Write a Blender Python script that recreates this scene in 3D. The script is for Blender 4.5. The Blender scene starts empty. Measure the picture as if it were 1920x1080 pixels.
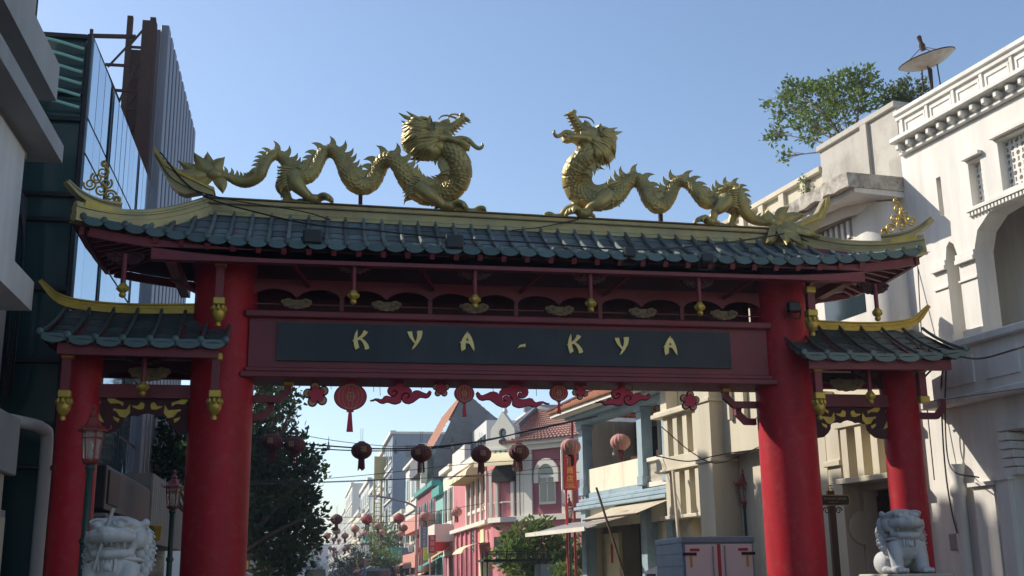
import bpy, bmesh, math, random
import numpy as np
from mathutils import Vector, Matrix, noise
from mathutils.geometry import tessellate_polygon
R = math.radians
SC = bpy.context.scene
COL = SC.collection
random.seed(7)

# ------------------------------------------------------------------ camera
EYE = Vector((0, 0, 1.6)); FPX = 2142.0
YAW, PITCH, ROLL = R(10.113), R(14.136), R(-0.8045)
_fw = Vector((math.sin(YAW)*math.cos(PITCH), math.cos(YAW)*math.cos(PITCH), math.sin(PITCH)))
_rt = Vector((math.cos(YAW), -math.sin(YAW), 0)); _up = _rt.cross(_fw)
CR = _rt*math.cos(ROLL) + _up*math.sin(ROLL); CU = _up*math.cos(ROLL) - _rt*math.sin(ROLL)
cam = bpy.data.cameras.new('camera'); cam.sensor_width = 36; cam.lens = 36*FPX/1920
cam.clip_start = .1; cam.clip_end = 3000
camo = bpy.data.objects.new('camera', cam); COL.objects.link(camo)
camo.matrix_world = Matrix(((CR.x, CU.x, -_fw.x, EYE.x), (CR.y, CU.y, -_fw.y, EYE.y), (CR.z, CU.z, -_fw.z, EYE.z), (0, 0, 0, 1)))
SC.camera = camo

# ------------------------------------------------------------------ sky, sun, exposure
SUN_AZ, SUN_EL = R(-58), R(35)
w = bpy.data.worlds.new('World'); SC.world = w; w.use_nodes = True
nt = w.node_tree; bg = nt.nodes['Background']
sky = nt.nodes.new('ShaderNodeTexSky'); sky.sky_type = 'NISHITA'; sky.sun_disc = False
sky.sun_elevation = SUN_EL; sky.sun_rotation = SUN_AZ
sky.air_density = 1.0; sky.dust_density = .9; sky.ozone_density = 2.0; sky.altitude = 0
nt.links.new(sky.outputs[0], bg.inputs[0]); bg.inputs[1].default_value = .15
sl = bpy.data.lights.new('sun', 'SUN'); sl.energy = 4.6; sl.angle = R(.53); sl.color = (1, .93, .82)
so = bpy.data.objects.new('sun', sl); COL.objects.link(so)
sd = Vector((math.sin(SUN_AZ)*math.cos(SUN_EL), math.cos(SUN_AZ)*math.cos(SUN_EL), math.sin(SUN_EL)))
so.rotation_euler = sd.to_track_quat('Z', 'Y').to_euler(); so.location = sd*60
SC.view_settings.view_transform = 'Standard'; SC.view_settings.look = 'None'
SC.view_settings.exposure = .34; SC.view_settings.gamma = 1
SC.cycles.max_bounces = 6; SC.cycles.use_denoising = True

# ------------------------------------------------------------------ survey helpers: a sighting to a point of the place
def ray(px, py): return _fw + CR*((px-960)/FPX) - CU*((py-540)/FPX)
def onY(px, py, Y): d = ray(px, py); return EYE + d*(Y/d.y)
def onX(px, py, X): d = ray(px, py); return EYE + d*(X/d.x)
def onP(px, py, p0, n): d = ray(px, py); return EYE + d*((Vector(p0)-EYE).dot(n)/d.dot(n))

# ------------------------------------------------------------------ mesh builder
class MB:
    def __init__(s): s.v = []; s.f = []
    def add(s, vs, fs):
        o = len(s.v); s.v += [tuple(p) for p in vs]; s.f += [tuple(i+o for i in f) for f in fs]; return s
    def box(s, a, b, c=0):
        x0, x1 = sorted((a[0], b[0])); y0, y1 = sorted((a[1], b[1])); z0, z1 = sorted((a[2], b[2]))
        if c <= 0:
            return s.add([(x0,y0,z0),(x1,y0,z0),(x1,y1,z0),(x0,y1,z0),(x0,y0,z1),(x1,y0,z1),(x1,y1,z1),(x0,y1,z1)],
                  [(0,3,2,1),(4,5,6,7),(0,1,5,4),(1,2,6,5),(2,3,7,6),(3,0,4,7)])
        c = min(c, (x1-x0)*.45, (y1-y0)*.45, (z1-z0)*.45)
        vs = []
        for z, k in ((z0, c), (z0+c, 0), (z1-c, 0), (z1, c)):
            for (x, y, sx, sy) in ((x0,y0,1,1),(x1,y0,-1,1),(x1,y1,-1,-1),(x0,y1,1,-1)):
                if k: vs += [(x+sx*c, y+sy*c, z)]*2
                else: vs += ([(x, y+sy*c, z), (x+sx*c, y, z)] if (sx*sy > 0) else [(x+sx*c, y, z), (x, y+sy*c, z)])
        fs = [tuple(range(7, -1, -1)), tuple(range(24, 32))]
        for l in range(3):
            for i in range(8):
                j = (i+1) % 8; fs.append((l*8+i, l*8+j, l*8+8+j, l*8+8+i))
        return s.add(vs, fs)
    def bar(s, a, b, w, h=None, up=(0, 0, 1)):
        a, b = Vector(a), Vector(b); h = h or w; d = (b-a).normalized(); u = Vector(up)
        if abs(d.dot(u)) > .98: u = Vector((0, 1, 0))
        x = d.cross(u).normalized(); z = x.cross(d)
        vs = []
        for p in (a, b):
            for i, j in ((-1,-1),(1,-1),(1,1),(-1,1)): vs.append(p + x*(i*w/2) + z*(j*h/2))
        return s.add(vs, [(0,3,2,1)[::-1],(4,5,6,7)[::-1],(0,1,5,4)[::-1],(1,2,6,5)[::-1],(2,3,7,6)[::-1],(3,0,4,7)[::-1]])
    def tube(s, path, rad, n=8, cap=True, flat=1.0, up=(0, 1, 0), fn=None):
        P = [Vector(p) for p in path]; m = len(P)
        if not hasattr(rad, '__len__'): rad = [rad]*m
        vs = []; U = Vector(up)
        for i, p in enumerate(P):
            t = (P[min(i+1, m-1)] - P[max(i-1, 0)])
            t = t.normalized() if t.length > 1e-9 else Vector((0, 0, 1))
            a = t.cross(U)
            if a.length < 1e-3: a = t.cross(Vector((1, 0, .3)))
            a.normalize(); b = a.cross(t).normalized()
            for k in range(n):
                th = 2*math.pi*k/n; r = rad[i]*(fn(i, k) if fn else 1)
                vs.append(p + a*(math.cos(th)*r) + b*(math.sin(th)*r*flat))
        fs = [(i*n+k, i*n+(k+1) % n, (i+1)*n+(k+1) % n, (i+1)*n+k) for i in range(m-1) for k in range(n)]
        if cap: fs += [tuple(range(n-1, -1, -1)), tuple((m-1)*n+k for k in range(n))]
        return s.add(vs, fs)
    def lathe(s, prof, c=(0, 0, 0), n=16, sx=1, sy=1):
        vs = []; m = len(prof)
        for r, z in prof:
            for k in range(n):
                a = 2*math.pi*k/n; vs.append((c[0]+math.cos(a)*r*sx, c[1]+math.sin(a)*r*sy, c[2]+z))
        fs = [(i*n+k, i*n+(k+1) % n, (i+1)*n+(k+1) % n, (i+1)*n+k) for i in range(m-1) for k in range(n)]
        fs += [tuple(range(n-1, -1, -1)), tuple((m-1)*n+k for k in range(n))]
        return s.add(vs, fs)
    def ell(s, c, r, n=12, m=8, rot=None):
        prof = [(math.sin(math.pi*i/m), -math.cos(math.pi*i/m)) for i in range(m+1)]
        o = len(s.v); s.lathe([(max(a, .01), b) for a, b in prof], n=n)
        M = rot or Matrix.Identity(3)
        for i in range(o, len(s.v)):
            p = M @ Vector((s.v[i][0]*r[0], s.v[i][1]*r[1], s.v[i][2]*r[2])); s.v[i] = (p.x+c[0], p.y+c[1], p.z+c[2])
        return s
    def poly(s, outer, y0, y1, holes=(), f=None):
        """outline given as (x, z); extruded from y0 (front) to y1; f maps (x, y, z) to a point"""
        f = f or (lambda x, y, z: (x, y, z))
        loops = [outer]+list(holes)
        def area(l): return sum(l[i][0]*l[(i+1) % len(l)][1]-l[(i+1) % len(l)][0]*l[i][1] for i in range(len(l)))
        loops = [l if (area(l) > 0) == (i == 0) else l[::-1] for i, l in enumerate(loops)]
        flat = [p for l in loops for p in l]; n = len(flat)
        tr = tessellate_polygon([[Vector((p[0], p[1], 0)) for p in l] for l in loops])
        vs = [f(p[0], y0, p[1]) for p in flat]+[f(p[0], y1, p[1]) for p in flat]; fs = []
        for t in tr:
            a, b, c = (flat[i] for i in t)
            if (b[0]-a[0])*(c[1]-a[1])-(b[1]-a[1])*(c[0]-a[0]) < 0: t = t[::-1]
            fs.append(tuple(t)); fs.append(tuple(i+n for i in t[::-1]))
        o = 0
        for l in loops:
            k = len(l)
            for i in range(k):
                j = (i+1) % k; fs.append((o+i, o+i+n, o+j+n, o+j))
            o += k
        return s.add(vs, fs)
    def grid(s, fn, nu, nv):
        vs = [fn(i/nu, j/nv) for i in range(nu+1) for j in range(nv+1)]
        return s.add(vs, [(i*(nv+1)+j, (i+1)*(nv+1)+j, (i+1)*(nv+1)+j+1, i*(nv+1)+j+1) for i in range(nu) for j in range(nv)])
    def xf(s, M, start=0):
        for i in range(start, len(s.v)): s.v[i] = tuple(M @ Vector(s.v[i]))
        return s
    def mesh(s, name, m, smooth=None):
        me = bpy.data.meshes.new(name); me.from_pydata([tuple(p) for p in s.v], [], s.f); me.validate()
        if m is not None: me.materials.append(M_(m))
        if smooth is not None:
            me.polygons.foreach_set('use_smooth', [True]*len(me.polygons))
            if smooth < 170:
                try: me.set_sharp_from_angle(angle=R(smooth))
                except Exception: pass
        me.update(); return me
    def build(s, name, m, parent=None, smooth=None, fix=False):
        me = s.mesh(name, m, smooth)
        if fix:
            b = bmesh.new(); b.from_mesh(me); bmesh.ops.recalc_face_normals(b, faces=b.faces); b.to_mesh(me); b.free()
        return put(me, name, parent)

def put(me, name, parent=None, loc=(0, 0, 0), rot=(0, 0, 0), scale=(1, 1, 1)):
    o = bpy.data.objects.new(name, me); COL.objects.link(o); o.parent = parent
    o.location = loc; o.rotation_euler = rot; o.scale = scale; return o
def thing(name, label, cat, loc=(0, 0, 0), rz=0, group=None):
    o = bpy.data.objects.new(name, None); COL.objects.link(o); o.location = loc; o.rotation_euler = (0, 0, rz)
    o.empty_display_size = .2
    return tag(o, label, cat, group)
def tag(o, label, cat, group=None):
    o['label'] = label; o['category'] = cat
    if group: o['group'] = group
    return o
def struct(o): o['kind'] = 'structure'; return o
def dup(root, loc, rz=None, label=None, scale=None):
    def cp(o, par):
        c = o.copy(); COL.objects.link(c); c.parent = par
        for ch in o.children: cp(ch, c)
        return c
    r = cp(root, None); r.location = loc
    if rz is not None: r.rotation_euler = (0, 0, rz)
    if scale is not None: r.scale = (scale,)*3
    if label: r['label'] = label
    return r
def voxel(mb, name, m, size, parent=None, smooth_it=2):
    """fuse overlapping lumps into one continuous carved surface"""
    me = mb.mesh(name, m); o = bpy.data.objects.new(name, me); COL.objects.link(o)
    a = o.modifiers.new('r', 'REMESH'); a.mode = 'VOXEL'; a.voxel_size = size
    if smooth_it:
        b = o.modifiers.new('s', 'SMOOTH'); b.iterations = smooth_it; b.factor = .5
    dg = bpy.context.evaluated_depsgraph_get(); me2 = bpy.data.meshes.new_from_object(o.evaluated_get(dg))
    me2.polygons.foreach_set('use_smooth', [True]*len(me2.polygons))
    me2.materials.clear(); me2.materials.append(M_(m)); me2.name = name
    bpy.data.objects.remove(o); bpy.data.meshes.remove(me)
    return put(me2, name, parent)
def cr(pts, n=8):
    """Catmull-Rom through the points"""
    P = [Vector(p) for p in pts]; P = [P[0]*2-P[1]]+P+[P[-1]*2-P[-2]]; out = []
    for i in range(1, len(P)-2):
        for k in range(n):
            t = k/n; a, b, c, d = P[i-1:i+3]
            out.append(.5*((2*b)+(c-a)*t+(2*a-5*b+4*c-d)*t*t+(3*b-a-3*c+d)*t**3))
    out.append(P[-2]); return out
def cr1(vals, n=8): return [v.x for v in cr([(x, 0, 0) for x in vals], n)]
def text_mesh(txt, size, m, depth=.004, align='CENTER'):
    c = bpy.data.curves.new('lettering', 'FONT'); c.body = txt; c.size = size; c.extrude = depth
    c.align_x = align; c.align_y = 'CENTER'; c.resolution_u = 3
    o = bpy.data.objects.new('lettering', c); COL.objects.link(o)
    dg = bpy.context.evaluated_depsgraph_get(); me = bpy.data.meshes.new_from_object(o.evaluated_get(dg))
    bpy.data.objects.remove(o); bpy.data.curves.remove(c); me.materials.clear(); me.materials.append(M_(m)); return me

# ------------------------------------------------------------------ materials
MATS = {}
def M_(n): return MATS[n] if isinstance(n, str) else n
def mat(name, col, rough=.6, metal=0, col2=None, scale=3.0, amt=.5, bump=0, bscale=None, streak=False, spec=.5, col3=None, s3=1.2, a3=.5, coord='Object', coat=0, rand=0):
    m = bpy.data.materials.new(name); m.use_nodes = True; nt = m.node_tree; N = nt.nodes; L = nt.links
    p = N['Principled BSDF']; p.inputs['Roughness'].default_value = rough; p.inputs['Metallic'].default_value = metal
    p.inputs['Specular IOR Level'].default_value = spec; p.inputs['Coat Weight'].default_value = coat
    tc = N.new('ShaderNodeTexCoord'); out = None
    def nz(sc, det=5, stretch=False):
        mp = N.new('ShaderNodeMapping'); L.new(tc.outputs[coord], mp.inputs[0])
        if stretch: mp.inputs['Scale'].default_value = (1, 1, .12)
        t = N.new('ShaderNodeTexNoise'); t.inputs['Scale'].default_value = sc; t.inputs['Detail'].default_value = det
        t.inputs['Roughness'].default_value = .65; L.new(mp.outputs[0], t.inputs[0]); return t
    rgb = N.new('ShaderNodeRGB'); rgb.outputs[0].default_value = (*col, 1); out = rgb.outputs[0]
    def over(src, c, sc, a, stretch, lo=.42, hi=.72):
        t = nz(sc, 6, stretch); r = N.new('ShaderNodeMapRange'); r.inputs[1].default_value = lo; r.inputs[2].default_value = hi
        r.inputs[4].default_value = a; L.new(t.outputs[0], r.inputs[0])
        x = N.new('ShaderNodeMix'); x.data_type = 'RGBA'; L.new(r.outputs[0], x.inputs[0]); L.new(src, x.inputs[6]); x.inputs[7].default_value = (*c, 1)
        return x.outputs[2]
    if col2: out = over(out, col2, scale, amt, streak)
    if col3: out = over(out, col3, s3, a3, False, .5, .7)
    if rand:
        oi = N.new('ShaderNodeObjectInfo'); r = N.new('ShaderNodeMapRange'); r.inputs[3].default_value = 1-rand; r.inputs[4].default_value = 1+rand
        L.new(oi.outputs['Random'], r.inputs[0]); hs = N.new('ShaderNodeHueSaturation'); L.new(r.outputs[0], hs.inputs['Value']); L.new(out, hs.inputs['Color']); out = hs.outputs[0]
    L.new(out, p.inputs['Base Color'])
    if bump:
        t = nz(bscale or scale*4, 8); b = N.new('ShaderNodeBump'); b.inputs['Strength'].default_value = bump; b.inputs['Distance'].default_value = .02
        L.new(t.outputs[0], b.inputs['Height']); L.new(b.outputs[0], p.inputs['Normal'])
        r = N.new('ShaderNodeMapRange'); r.inputs[3].default_value = max(0, rough-.12); r.inputs[4].default_value = min(1, rough+.15)
        L.new(t.outputs[0], r.inputs[0]); L.new(r.outputs[0], p.inputs['Roughness'])
    MATS[name] = m; return m
def glass(name, tint=(.75, .85, .85), rough=.03, trans=.9):
    m = mat(name, tint, rough); p = m.node_tree.nodes['Principled BSDF']; p.inputs['Transmission Weight'].default_value = trans; p.inputs['IOR'].default_value = 1.2
    return m
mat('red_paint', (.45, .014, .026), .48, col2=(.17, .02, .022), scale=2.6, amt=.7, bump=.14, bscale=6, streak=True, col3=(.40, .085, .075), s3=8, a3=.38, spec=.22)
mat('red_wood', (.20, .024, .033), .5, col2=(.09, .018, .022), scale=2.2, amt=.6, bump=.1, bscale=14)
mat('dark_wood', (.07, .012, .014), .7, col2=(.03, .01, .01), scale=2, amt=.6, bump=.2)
mat('sign_black', (.011, .014, .02), .5, col2=(.026, .028, .034), scale=1.6, amt=.9, bump=.08, bscale=4, streak=True)
mat('gold_paint', (.52, .36, .06), .38, .45, col2=(.25, .17, .05), scale=5, amt=.55, bump=.15, bscale=20)
mat('letter_gold', (.84, .68, .25), .45, .1, col2=(.5, .36, .08), scale=6, amt=.4)
mat('brass', (.42, .33, .11), .42, .38, col2=(.14, .145, .07), scale=4, amt=.75, bump=.25, bscale=26, col3=(.17, .09, .045), s3=2.3, a3=.45)
mat('ridge_metal', (.38, .30, .12), .36, .5, col2=(.17, .165, .11), scale=2.2, amt=.6, bump=.12, bscale=5, col3=(.24, .12, .05), s3=3, a3=.4)
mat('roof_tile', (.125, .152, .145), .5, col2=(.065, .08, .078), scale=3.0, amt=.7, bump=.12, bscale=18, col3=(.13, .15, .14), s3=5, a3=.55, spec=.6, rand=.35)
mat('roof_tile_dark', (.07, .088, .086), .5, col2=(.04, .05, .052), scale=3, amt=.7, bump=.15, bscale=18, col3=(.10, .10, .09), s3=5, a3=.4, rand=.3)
mat('ridge_cap', (.20, .145, .07), .4, .5, col2=(.12, .085, .05), scale=3, amt=.7, bump=.1)
mat('tile_green', (.075, .125, .112), .35, col2=(.045, .08, .08), scale=4, amt=.7, bump=.15, spec=.6, rand=.3, col3=(.12, .13, .12), s3=9, a3=.4)
mat('carved_grey', (.26, .19, .10), .6, col2=(.10, .06, .05), scale=8, amt=.6, bump=.3, bscale=25)
mat('black_metal', (.014, .014, .016), .5)
mat('cable', (.012, .012, .014), .6)
mat('steel', (.38, .38, .38), .4, .8, col2=(.25, .24, .22), scale=4)
mat('plaster_white', (.72, .69, .63), .75, col2=(.42, .39, .34), scale=2.2, amt=.6, bump=.12, bscale=9, streak=True, col3=(.6, .57, .5), s3=.5, a3=.4)
mat('plaster_cream', (.60, .54, .40), .78, col2=(.33, .29, .22), scale=1.5, amt=.6, bump=.12, bscale=9, streak=True, col3=(.5, .46, .36), s3=.6, a3=.4)
mat('concrete', (.46, .43, .37), .85, col2=(.22, .20, .17), scale=1.3, amt=.55, bump=.25, bscale=9, streak=True, col3=(.14, .12, .10), s3=1.4, a3=.4)
mat('concrete_grey', (.36, .35, .33), .8, col2=(.2, .19, .18), scale=.9, amt=.5, bump=.12, streak=True)
mat('crumbled', (.50, .46, .39), .9, col2=(.12, .09, .07), scale=5, amt=.9, bump=.6, bscale=14)
mat('blue_wood', (.27, .37, .42), .6, col2=(.38, .44, .46), scale=3, amt=.4, bump=.12, col3=(.10, .15, .19), s3=2.5, a3=.5)
mat('cream_board', (.76, .70, .54), .75, col2=(.5, .43, .3), scale=1.6, amt=.4, streak=True, bump=.05, col3=(.42, .36, .27), s3=3, a3=.25)
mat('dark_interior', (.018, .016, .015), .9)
mat('grey_board', (.26, .24, .2), .8, col2=(.15, .13, .11), scale=2, amt=.5)
mat('brown_wood', (.09, .05, .03), .7, col2=(.05, .03, .02), scale=3, amt=.5)
mat('terracotta', (.46, .19, .09), .75, col2=(.25, .10, .06), scale=4, amt=.6, bump=.2, col3=(.14, .09, .07), s3=1.5, a3=.4)
mat('terracotta_dark', (.26, .11, .08), .75, col2=(.14, .07, .06), scale=5, amt=.7, bump=.2)
mat('pink_plaster', (.56, .19, .20), .8, col2=(.38, .13, .14), scale=1.5, amt=.5, bump=.08, streak=True)
mat('salmon', (.66, .30, .23), .75, col2=(.5, .22, .18), scale=2, amt=.5)
mat('maroon_plaster', (.30, .085, .11), .8, col2=(.22, .07, .09), scale=1.5, amt=.5, bump=.05)
mat('white_trim', (.70, .66, .56), .7, col2=(.5, .46, .38), scale=2, amt=.4, streak=True)
mat('yellow_cloth', (.70, .60, .36), .85, col2=(.5, .42, .25), scale=3, amt=.4)
mat('teal_paint', (.07, .33, .28), .6, col2=(.05, .22, .2), scale=2, amt=.5)
mat('mint_paint', (.25, .50, .43), .65, col2=(.18, .38, .33), scale=2, amt=.5)
mat('grey_wall', (.13, .13, .14), .9, col2=(.06, .06, .065), scale=.6, amt=.7, bump=.15, col3=(.22, .22, .22), s3=1.1, a3=.5)
mat('bluegrey_wall', (.20, .24, .30), .8, col2=(.15, .18, .22), scale=.5, amt=.5)
mat('pale_wall', (.55, .55, .53), .8, col2=(.4, .4, .39), scale=.4, amt=.5, streak=True)
mat('white_tile', (.60, .59, .56), .5, col2=(.45, .44, .42), scale=1, amt=.4)
mat('asphalt', (.05, .05, .052), .85, col2=(.035, .035, .036), scale=2, amt=.6, bump=.2, bscale=40)
mat('paving', (.24, .22, .2), .85, col2=(.17, .15, .14), scale=1.5, amt=.6, bump=.2, bscale=20)
mat('kerb_stone', (.34, .33, .3), .85, col2=(.22, .2, .19), scale=2, amt=.5)
mat('road_paint', (.7, .7, .66), .7)
mat('earth', (.16, .13, .10), .9, col2=(.12, .11, .09), scale=.2, amt=.6)
mat('stone_white', (.58, .57, .54), .6, col2=(.36, .35, .34), scale=3, amt=.45, bump=.1, bscale=22)
mat('stone_blue', (.46, .47, .48), .65, col2=(.30, .31, .33), scale=3, amt=.45, bump=.1, bscale=22)
mat('green_post', (.02, .06, .05), .45, col2=(.03, .05, .05), scale=4)
mat('lamp_red', (.26, .042, .034), .45, col2=(.22, .03, .03), scale=5, amt=.5)
mat('facade_glass', (.02, .035, .04), .06, spec=.9)
mat('mirror_glass', (.52, .64, .72), .05, .88)
mat('dark_glass', (.03, .07, .07), .12, spec=.9)
mat('fin_metal', (.21, .20, .22), .45, .55, col2=(.12, .12, .14), scale=1.2, amt=.5, streak=True)
mat('rust', (.06, .026, .02), .85, col2=(.03, .016, .013), scale=3, amt=.6, bump=.3)
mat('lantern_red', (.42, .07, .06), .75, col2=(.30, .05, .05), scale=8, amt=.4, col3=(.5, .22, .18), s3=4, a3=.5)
mat('lantern_lit_hazed', (.52, .25, .21), .8, col2=(.40, .16, .14), scale=8, amt=.5)  # sunlit pink and the paling by haze put into the paper colour
mat('lantern_dark_backlit', (.13, .035, .03), .8, col2=(.09, .03, .03), scale=8, amt=.5)  # backlit shade put into the paper colour; also dark collars and tassels
mat('plate_red', (.55, .016, .06), .5, col2=(.42, .012, .05), scale=4, amt=.5)
mat('plate_edge', (.055, .02, .022), .6)
mat('plate_gold', (.58, .36, .16), .5, col2=(.45, .28, .12), scale=4)
mat('leaf', (.10, .135, .045), .5, col2=(.05, .085, .028), scale=2, amt=.8)
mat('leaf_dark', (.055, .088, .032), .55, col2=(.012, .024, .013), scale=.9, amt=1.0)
mat('leaf_light', (.15, .21, .05), .5, col2=(.08, .13, .03), scale=2, amt=.8)
for _n in ('leaf', 'leaf_dark', 'leaf_light'):
    _t = MATS[_n].node_tree; _p = _t.nodes['Principled BSDF']; _p.inputs['Specular IOR Level'].default_value = .3
    _s = _t.nodes.new('ShaderNodeBsdfTranslucent'); _x = _t.nodes.new('ShaderNodeMixShader'); _x.inputs[0].default_value = .4
    _t.links.new(_p.inputs['Base Color'].links[0].from_socket, _s.inputs[0]); _t.links.new(_p.outputs[0], _x.inputs[1]); _t.links.new(_s.outputs[0], _x.inputs[2])
    _t.links.new(_x.outputs[0], _t.nodes['Material Output'].inputs[0])
mat('bark', (.13, .10, .075), .9, col2=(.07, .055, .04), scale=6, amt=.7, bump=.4)
mat('dish_white', (.62, .58, .50), .6, col2=(.42, .20, .08), scale=2.2, amt=.9)
mat('truck_white_pinklit', (.80, .66, .66), .45, col2=(.68, .55, .55), scale=2, amt=.4)  # white paint with pink bounce light put into the colour
mat('truck_blue_shade', (.22, .28, .35), .5, col2=(.14, .18, .23), scale=2, amt=.4)  # truck side's bluish shade put into the colour; plain blue grey elsewhere
mat('rubber', (.02, .02, .02), .8)
mat('reflect_red', (.45, .02, .03), .4)
mat('reflect_yellow', (.6, .33, .06), .4)
mat('sign_red', (.55, .025, .03), .45)
mat('sign_yellow', (.8, .62, .08), .5)
mat('sign_blue', (.13, .20, .27), .5)
mat('sign_white', (.7, .68, .62), .5)
mat('paper_white', (.6, .58, .54), .8, col2=(.4, .36, .3), scale=6)
mat('corrugated', (.45, .43, .40), .55, .3, col2=(.25, .18, .13), scale=2.5, amt=.6)
mat('canvas', (.60, .53, .40), .8, col2=(.36, .22, .12), scale=2.5, amt=.6)
mat('yellow_post', (.55, .42, .16), .6)
mat('car_white', (.7, .7, .7), .25, coat=.5)
mat('car_dark', (.03, .03, .04), .25, coat=.5)
mat('cloth_dark', (.02, .02, .024), .85)
mat('skin', (.35, .2, .14), .6)
mat('bulb', (.7, .68, .6), .3)
glass('lamp_glass', (.8, .78, .7), .15, .75)
# ================================================================== ground
mb = MB(); mb.box((-400, -60, -1.0), (400, 1200, -.13)); struct(mb.build('ground', 'earth'))
mb = MB(); mb.add([(-1.9, -40, -.1), (7.0, -40, -.1), (7.0, 700, -.1), (-1.9, 700, -.1)], [(0, 1, 2, 3)]); struct(mb.build('road', 'asphalt'))
def pavement(x0, x1, kx):
    o = struct(MB().box((x0, -40, -.12), (x1, 700, .03)).build('pavement', 'paving'))
    MB().box((kx-.09, -40, -.12), (kx+.09, 700, .045)).build('kerb', 'kerb_stone', o)
pavement(-9, -2.1, -1.99); pavement(7.2, 14, 7.09)
lines = struct(bpy.data.objects.new('road_markings', None)); COL.objects.link(lines)
for i in range(40):
    MB().add([(2.5, i*6.0, -.095), (2.62, i*6.0, -.095), (2.62, i*6.0+3, -.095), (2.5, i*6.0+3, -.095)], [(0, 1, 2, 3)]).build('lane_dash', 'road_paint', lines)

# ================================================================== gate
GX, GY = 2.97, 16.5
gate = thing('ceremonial_gate', 'red pillared chinese gate with green tiled roof spanning the street, lettered KYA-KYA', 'gate', (GX, GY, 0))
def g(px, py, yl): p = onY(px, py, GY+yl); return Vector((p.x-GX, yl, p.z))
def gp(pts, yl, ox=0, oy=0, sc=1): return [(q.x, q.z) for q in (g(ox+x/sc, oy+y/sc, yl) for x, y in pts)]
def sweep(path, prof, up=(0, 0, 1), closed=True):
    """carry a closed profile of (side, up) points along a path"""
    m = MB(); P = [Vector(p) for p in path]; n = len(prof); vs = []
    for i, p in enumerate(P):
        t = (P[min(i+1, len(P)-1)]-P[max(i-1, 0)]).normalized(); a = t.cross(Vector(up)).normalized(); b = a.cross(t)
        s = prof if not callable(prof[0]) else [f(i/(len(P)-1)) for f in prof]
        for q in s: vs.append(p+a*q[0]+b*q[1])
    fs = [(i*n+k, i*n+(k+1) % n, (i+1)*n+(k+1) % n, (i+1)*n+k) for i in range(len(P)-1) for k in range(n)]
    fs += [tuple(range(n-1, -1, -1)), tuple((len(P)-1)*n+k for k in range(n))]
    return m.add(vs, fs)

# pillars
IP, OP = 4.22, 6.12
def pillar(x, r, top, seams):
    prof = [(r+.16, 0), (r+.16, .25), (r+.06, .32), (r+.06, .5), (r, .55)]
    prof += [(r, .6+(top-.6)*k/12) for k in range(13)]
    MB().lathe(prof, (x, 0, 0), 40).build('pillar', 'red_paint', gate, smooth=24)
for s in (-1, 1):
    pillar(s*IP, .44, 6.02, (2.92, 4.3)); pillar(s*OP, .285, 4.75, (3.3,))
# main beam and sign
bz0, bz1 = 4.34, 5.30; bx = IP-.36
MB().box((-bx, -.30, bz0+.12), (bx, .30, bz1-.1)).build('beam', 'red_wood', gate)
MB().box((-bx-.06, -.40, bz1-.1), (bx+.06, .40, bz1), .015).build('beam_cornice', 'red_wood', gate)
MB().box((-bx-.04, -.345, bz0+.085), (bx+.04, .345, bz0+.15), .012).build('beam_moulding', 'red_wood', gate)
MB().box((-bx-.10, -.385, bz0), (bx+.10, .385, bz0+.085), .012).build('beam_moulding', 'red_wood', gate)
YS = -.345
q0, q1 = g(521, 597, YS), g(1372, 689, YS)
board = MB().box((q0.x, YS, 4.585), (q1.x, -.29, 5.135)).build('sign_board', 'sign_black', gate)
for xs in (-2.35, .55, 3.0): MB().box((xs, YS-.0015, 4.586), (xs+.006, YS+.001, 5.134)).build('board_seam', 'black_metal', board)
K = [(160,95),(163,140),(160,180),(195,155),(215,125),(225,102),(268,120),(245,150),(205,182),(240,210),(268,245),(280,280),(272,290),(236,297),(230,258),(212,222),(190,198),(163,200),(168,235),(180,275),(142,297),(127,255),(122,212),(110,207),(124,195),(130,160),(145,120)]
Yl = [(660,115),(708,115),(712,150),(725,190),(741,215),(755,185),(760,145),(757,110),(810,106),(812,130),(800,180),(770,230),(735,275),(705,295),(722,255),(735,235),(705,205),(680,170),(667,140)]
A = [(1270,110),(1262,138),(1278,132),(1300,170),(1318,215),(1330,270),(1328,312),(1305,280),(1282,240),(1250,228),(1243,235),(1241,290),(1203,312),(1195,270),(1197,230),(1183,225),(1200,215),(1215,180),(1240,140)]
AH = [(1258,178),(1246,207),(1275,206)]
DASH = [(1760,283),(1785,250),(1842,238),(1840,270),(1800,268)]
def letter(poly, holes, at2=None):
    o = gp(poly, YS-.03, 640, 600, 5.333); h = [gp(q, YS-.03, 640, 600, 5.333) for q in holes]
    if at2:
        c = Vector((sum(p[0] for p in o)/len(o), sum(p[1] for p in o)/len(o))); d = g(*at2, YS-.03); dx, dz = d.x-c.x, d.z-c.y
        o = [(p[0]+dx, p[1]+dz) for p in o]; h = [[(p[0]+dx, p[1]+dz) for p in q] for q in h]
    MB().poly(o, YS-.035, YS+.001, h).build('letter', 'letter_gold', board)
for a in ((K, []), (Yl, []), (A, [AH]), (DASH, []), (K, [], (1077, 645)), (Yl, [], (1166, 645.5)), (A, [AH], (1256, 649.5))): letter(*a)

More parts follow.
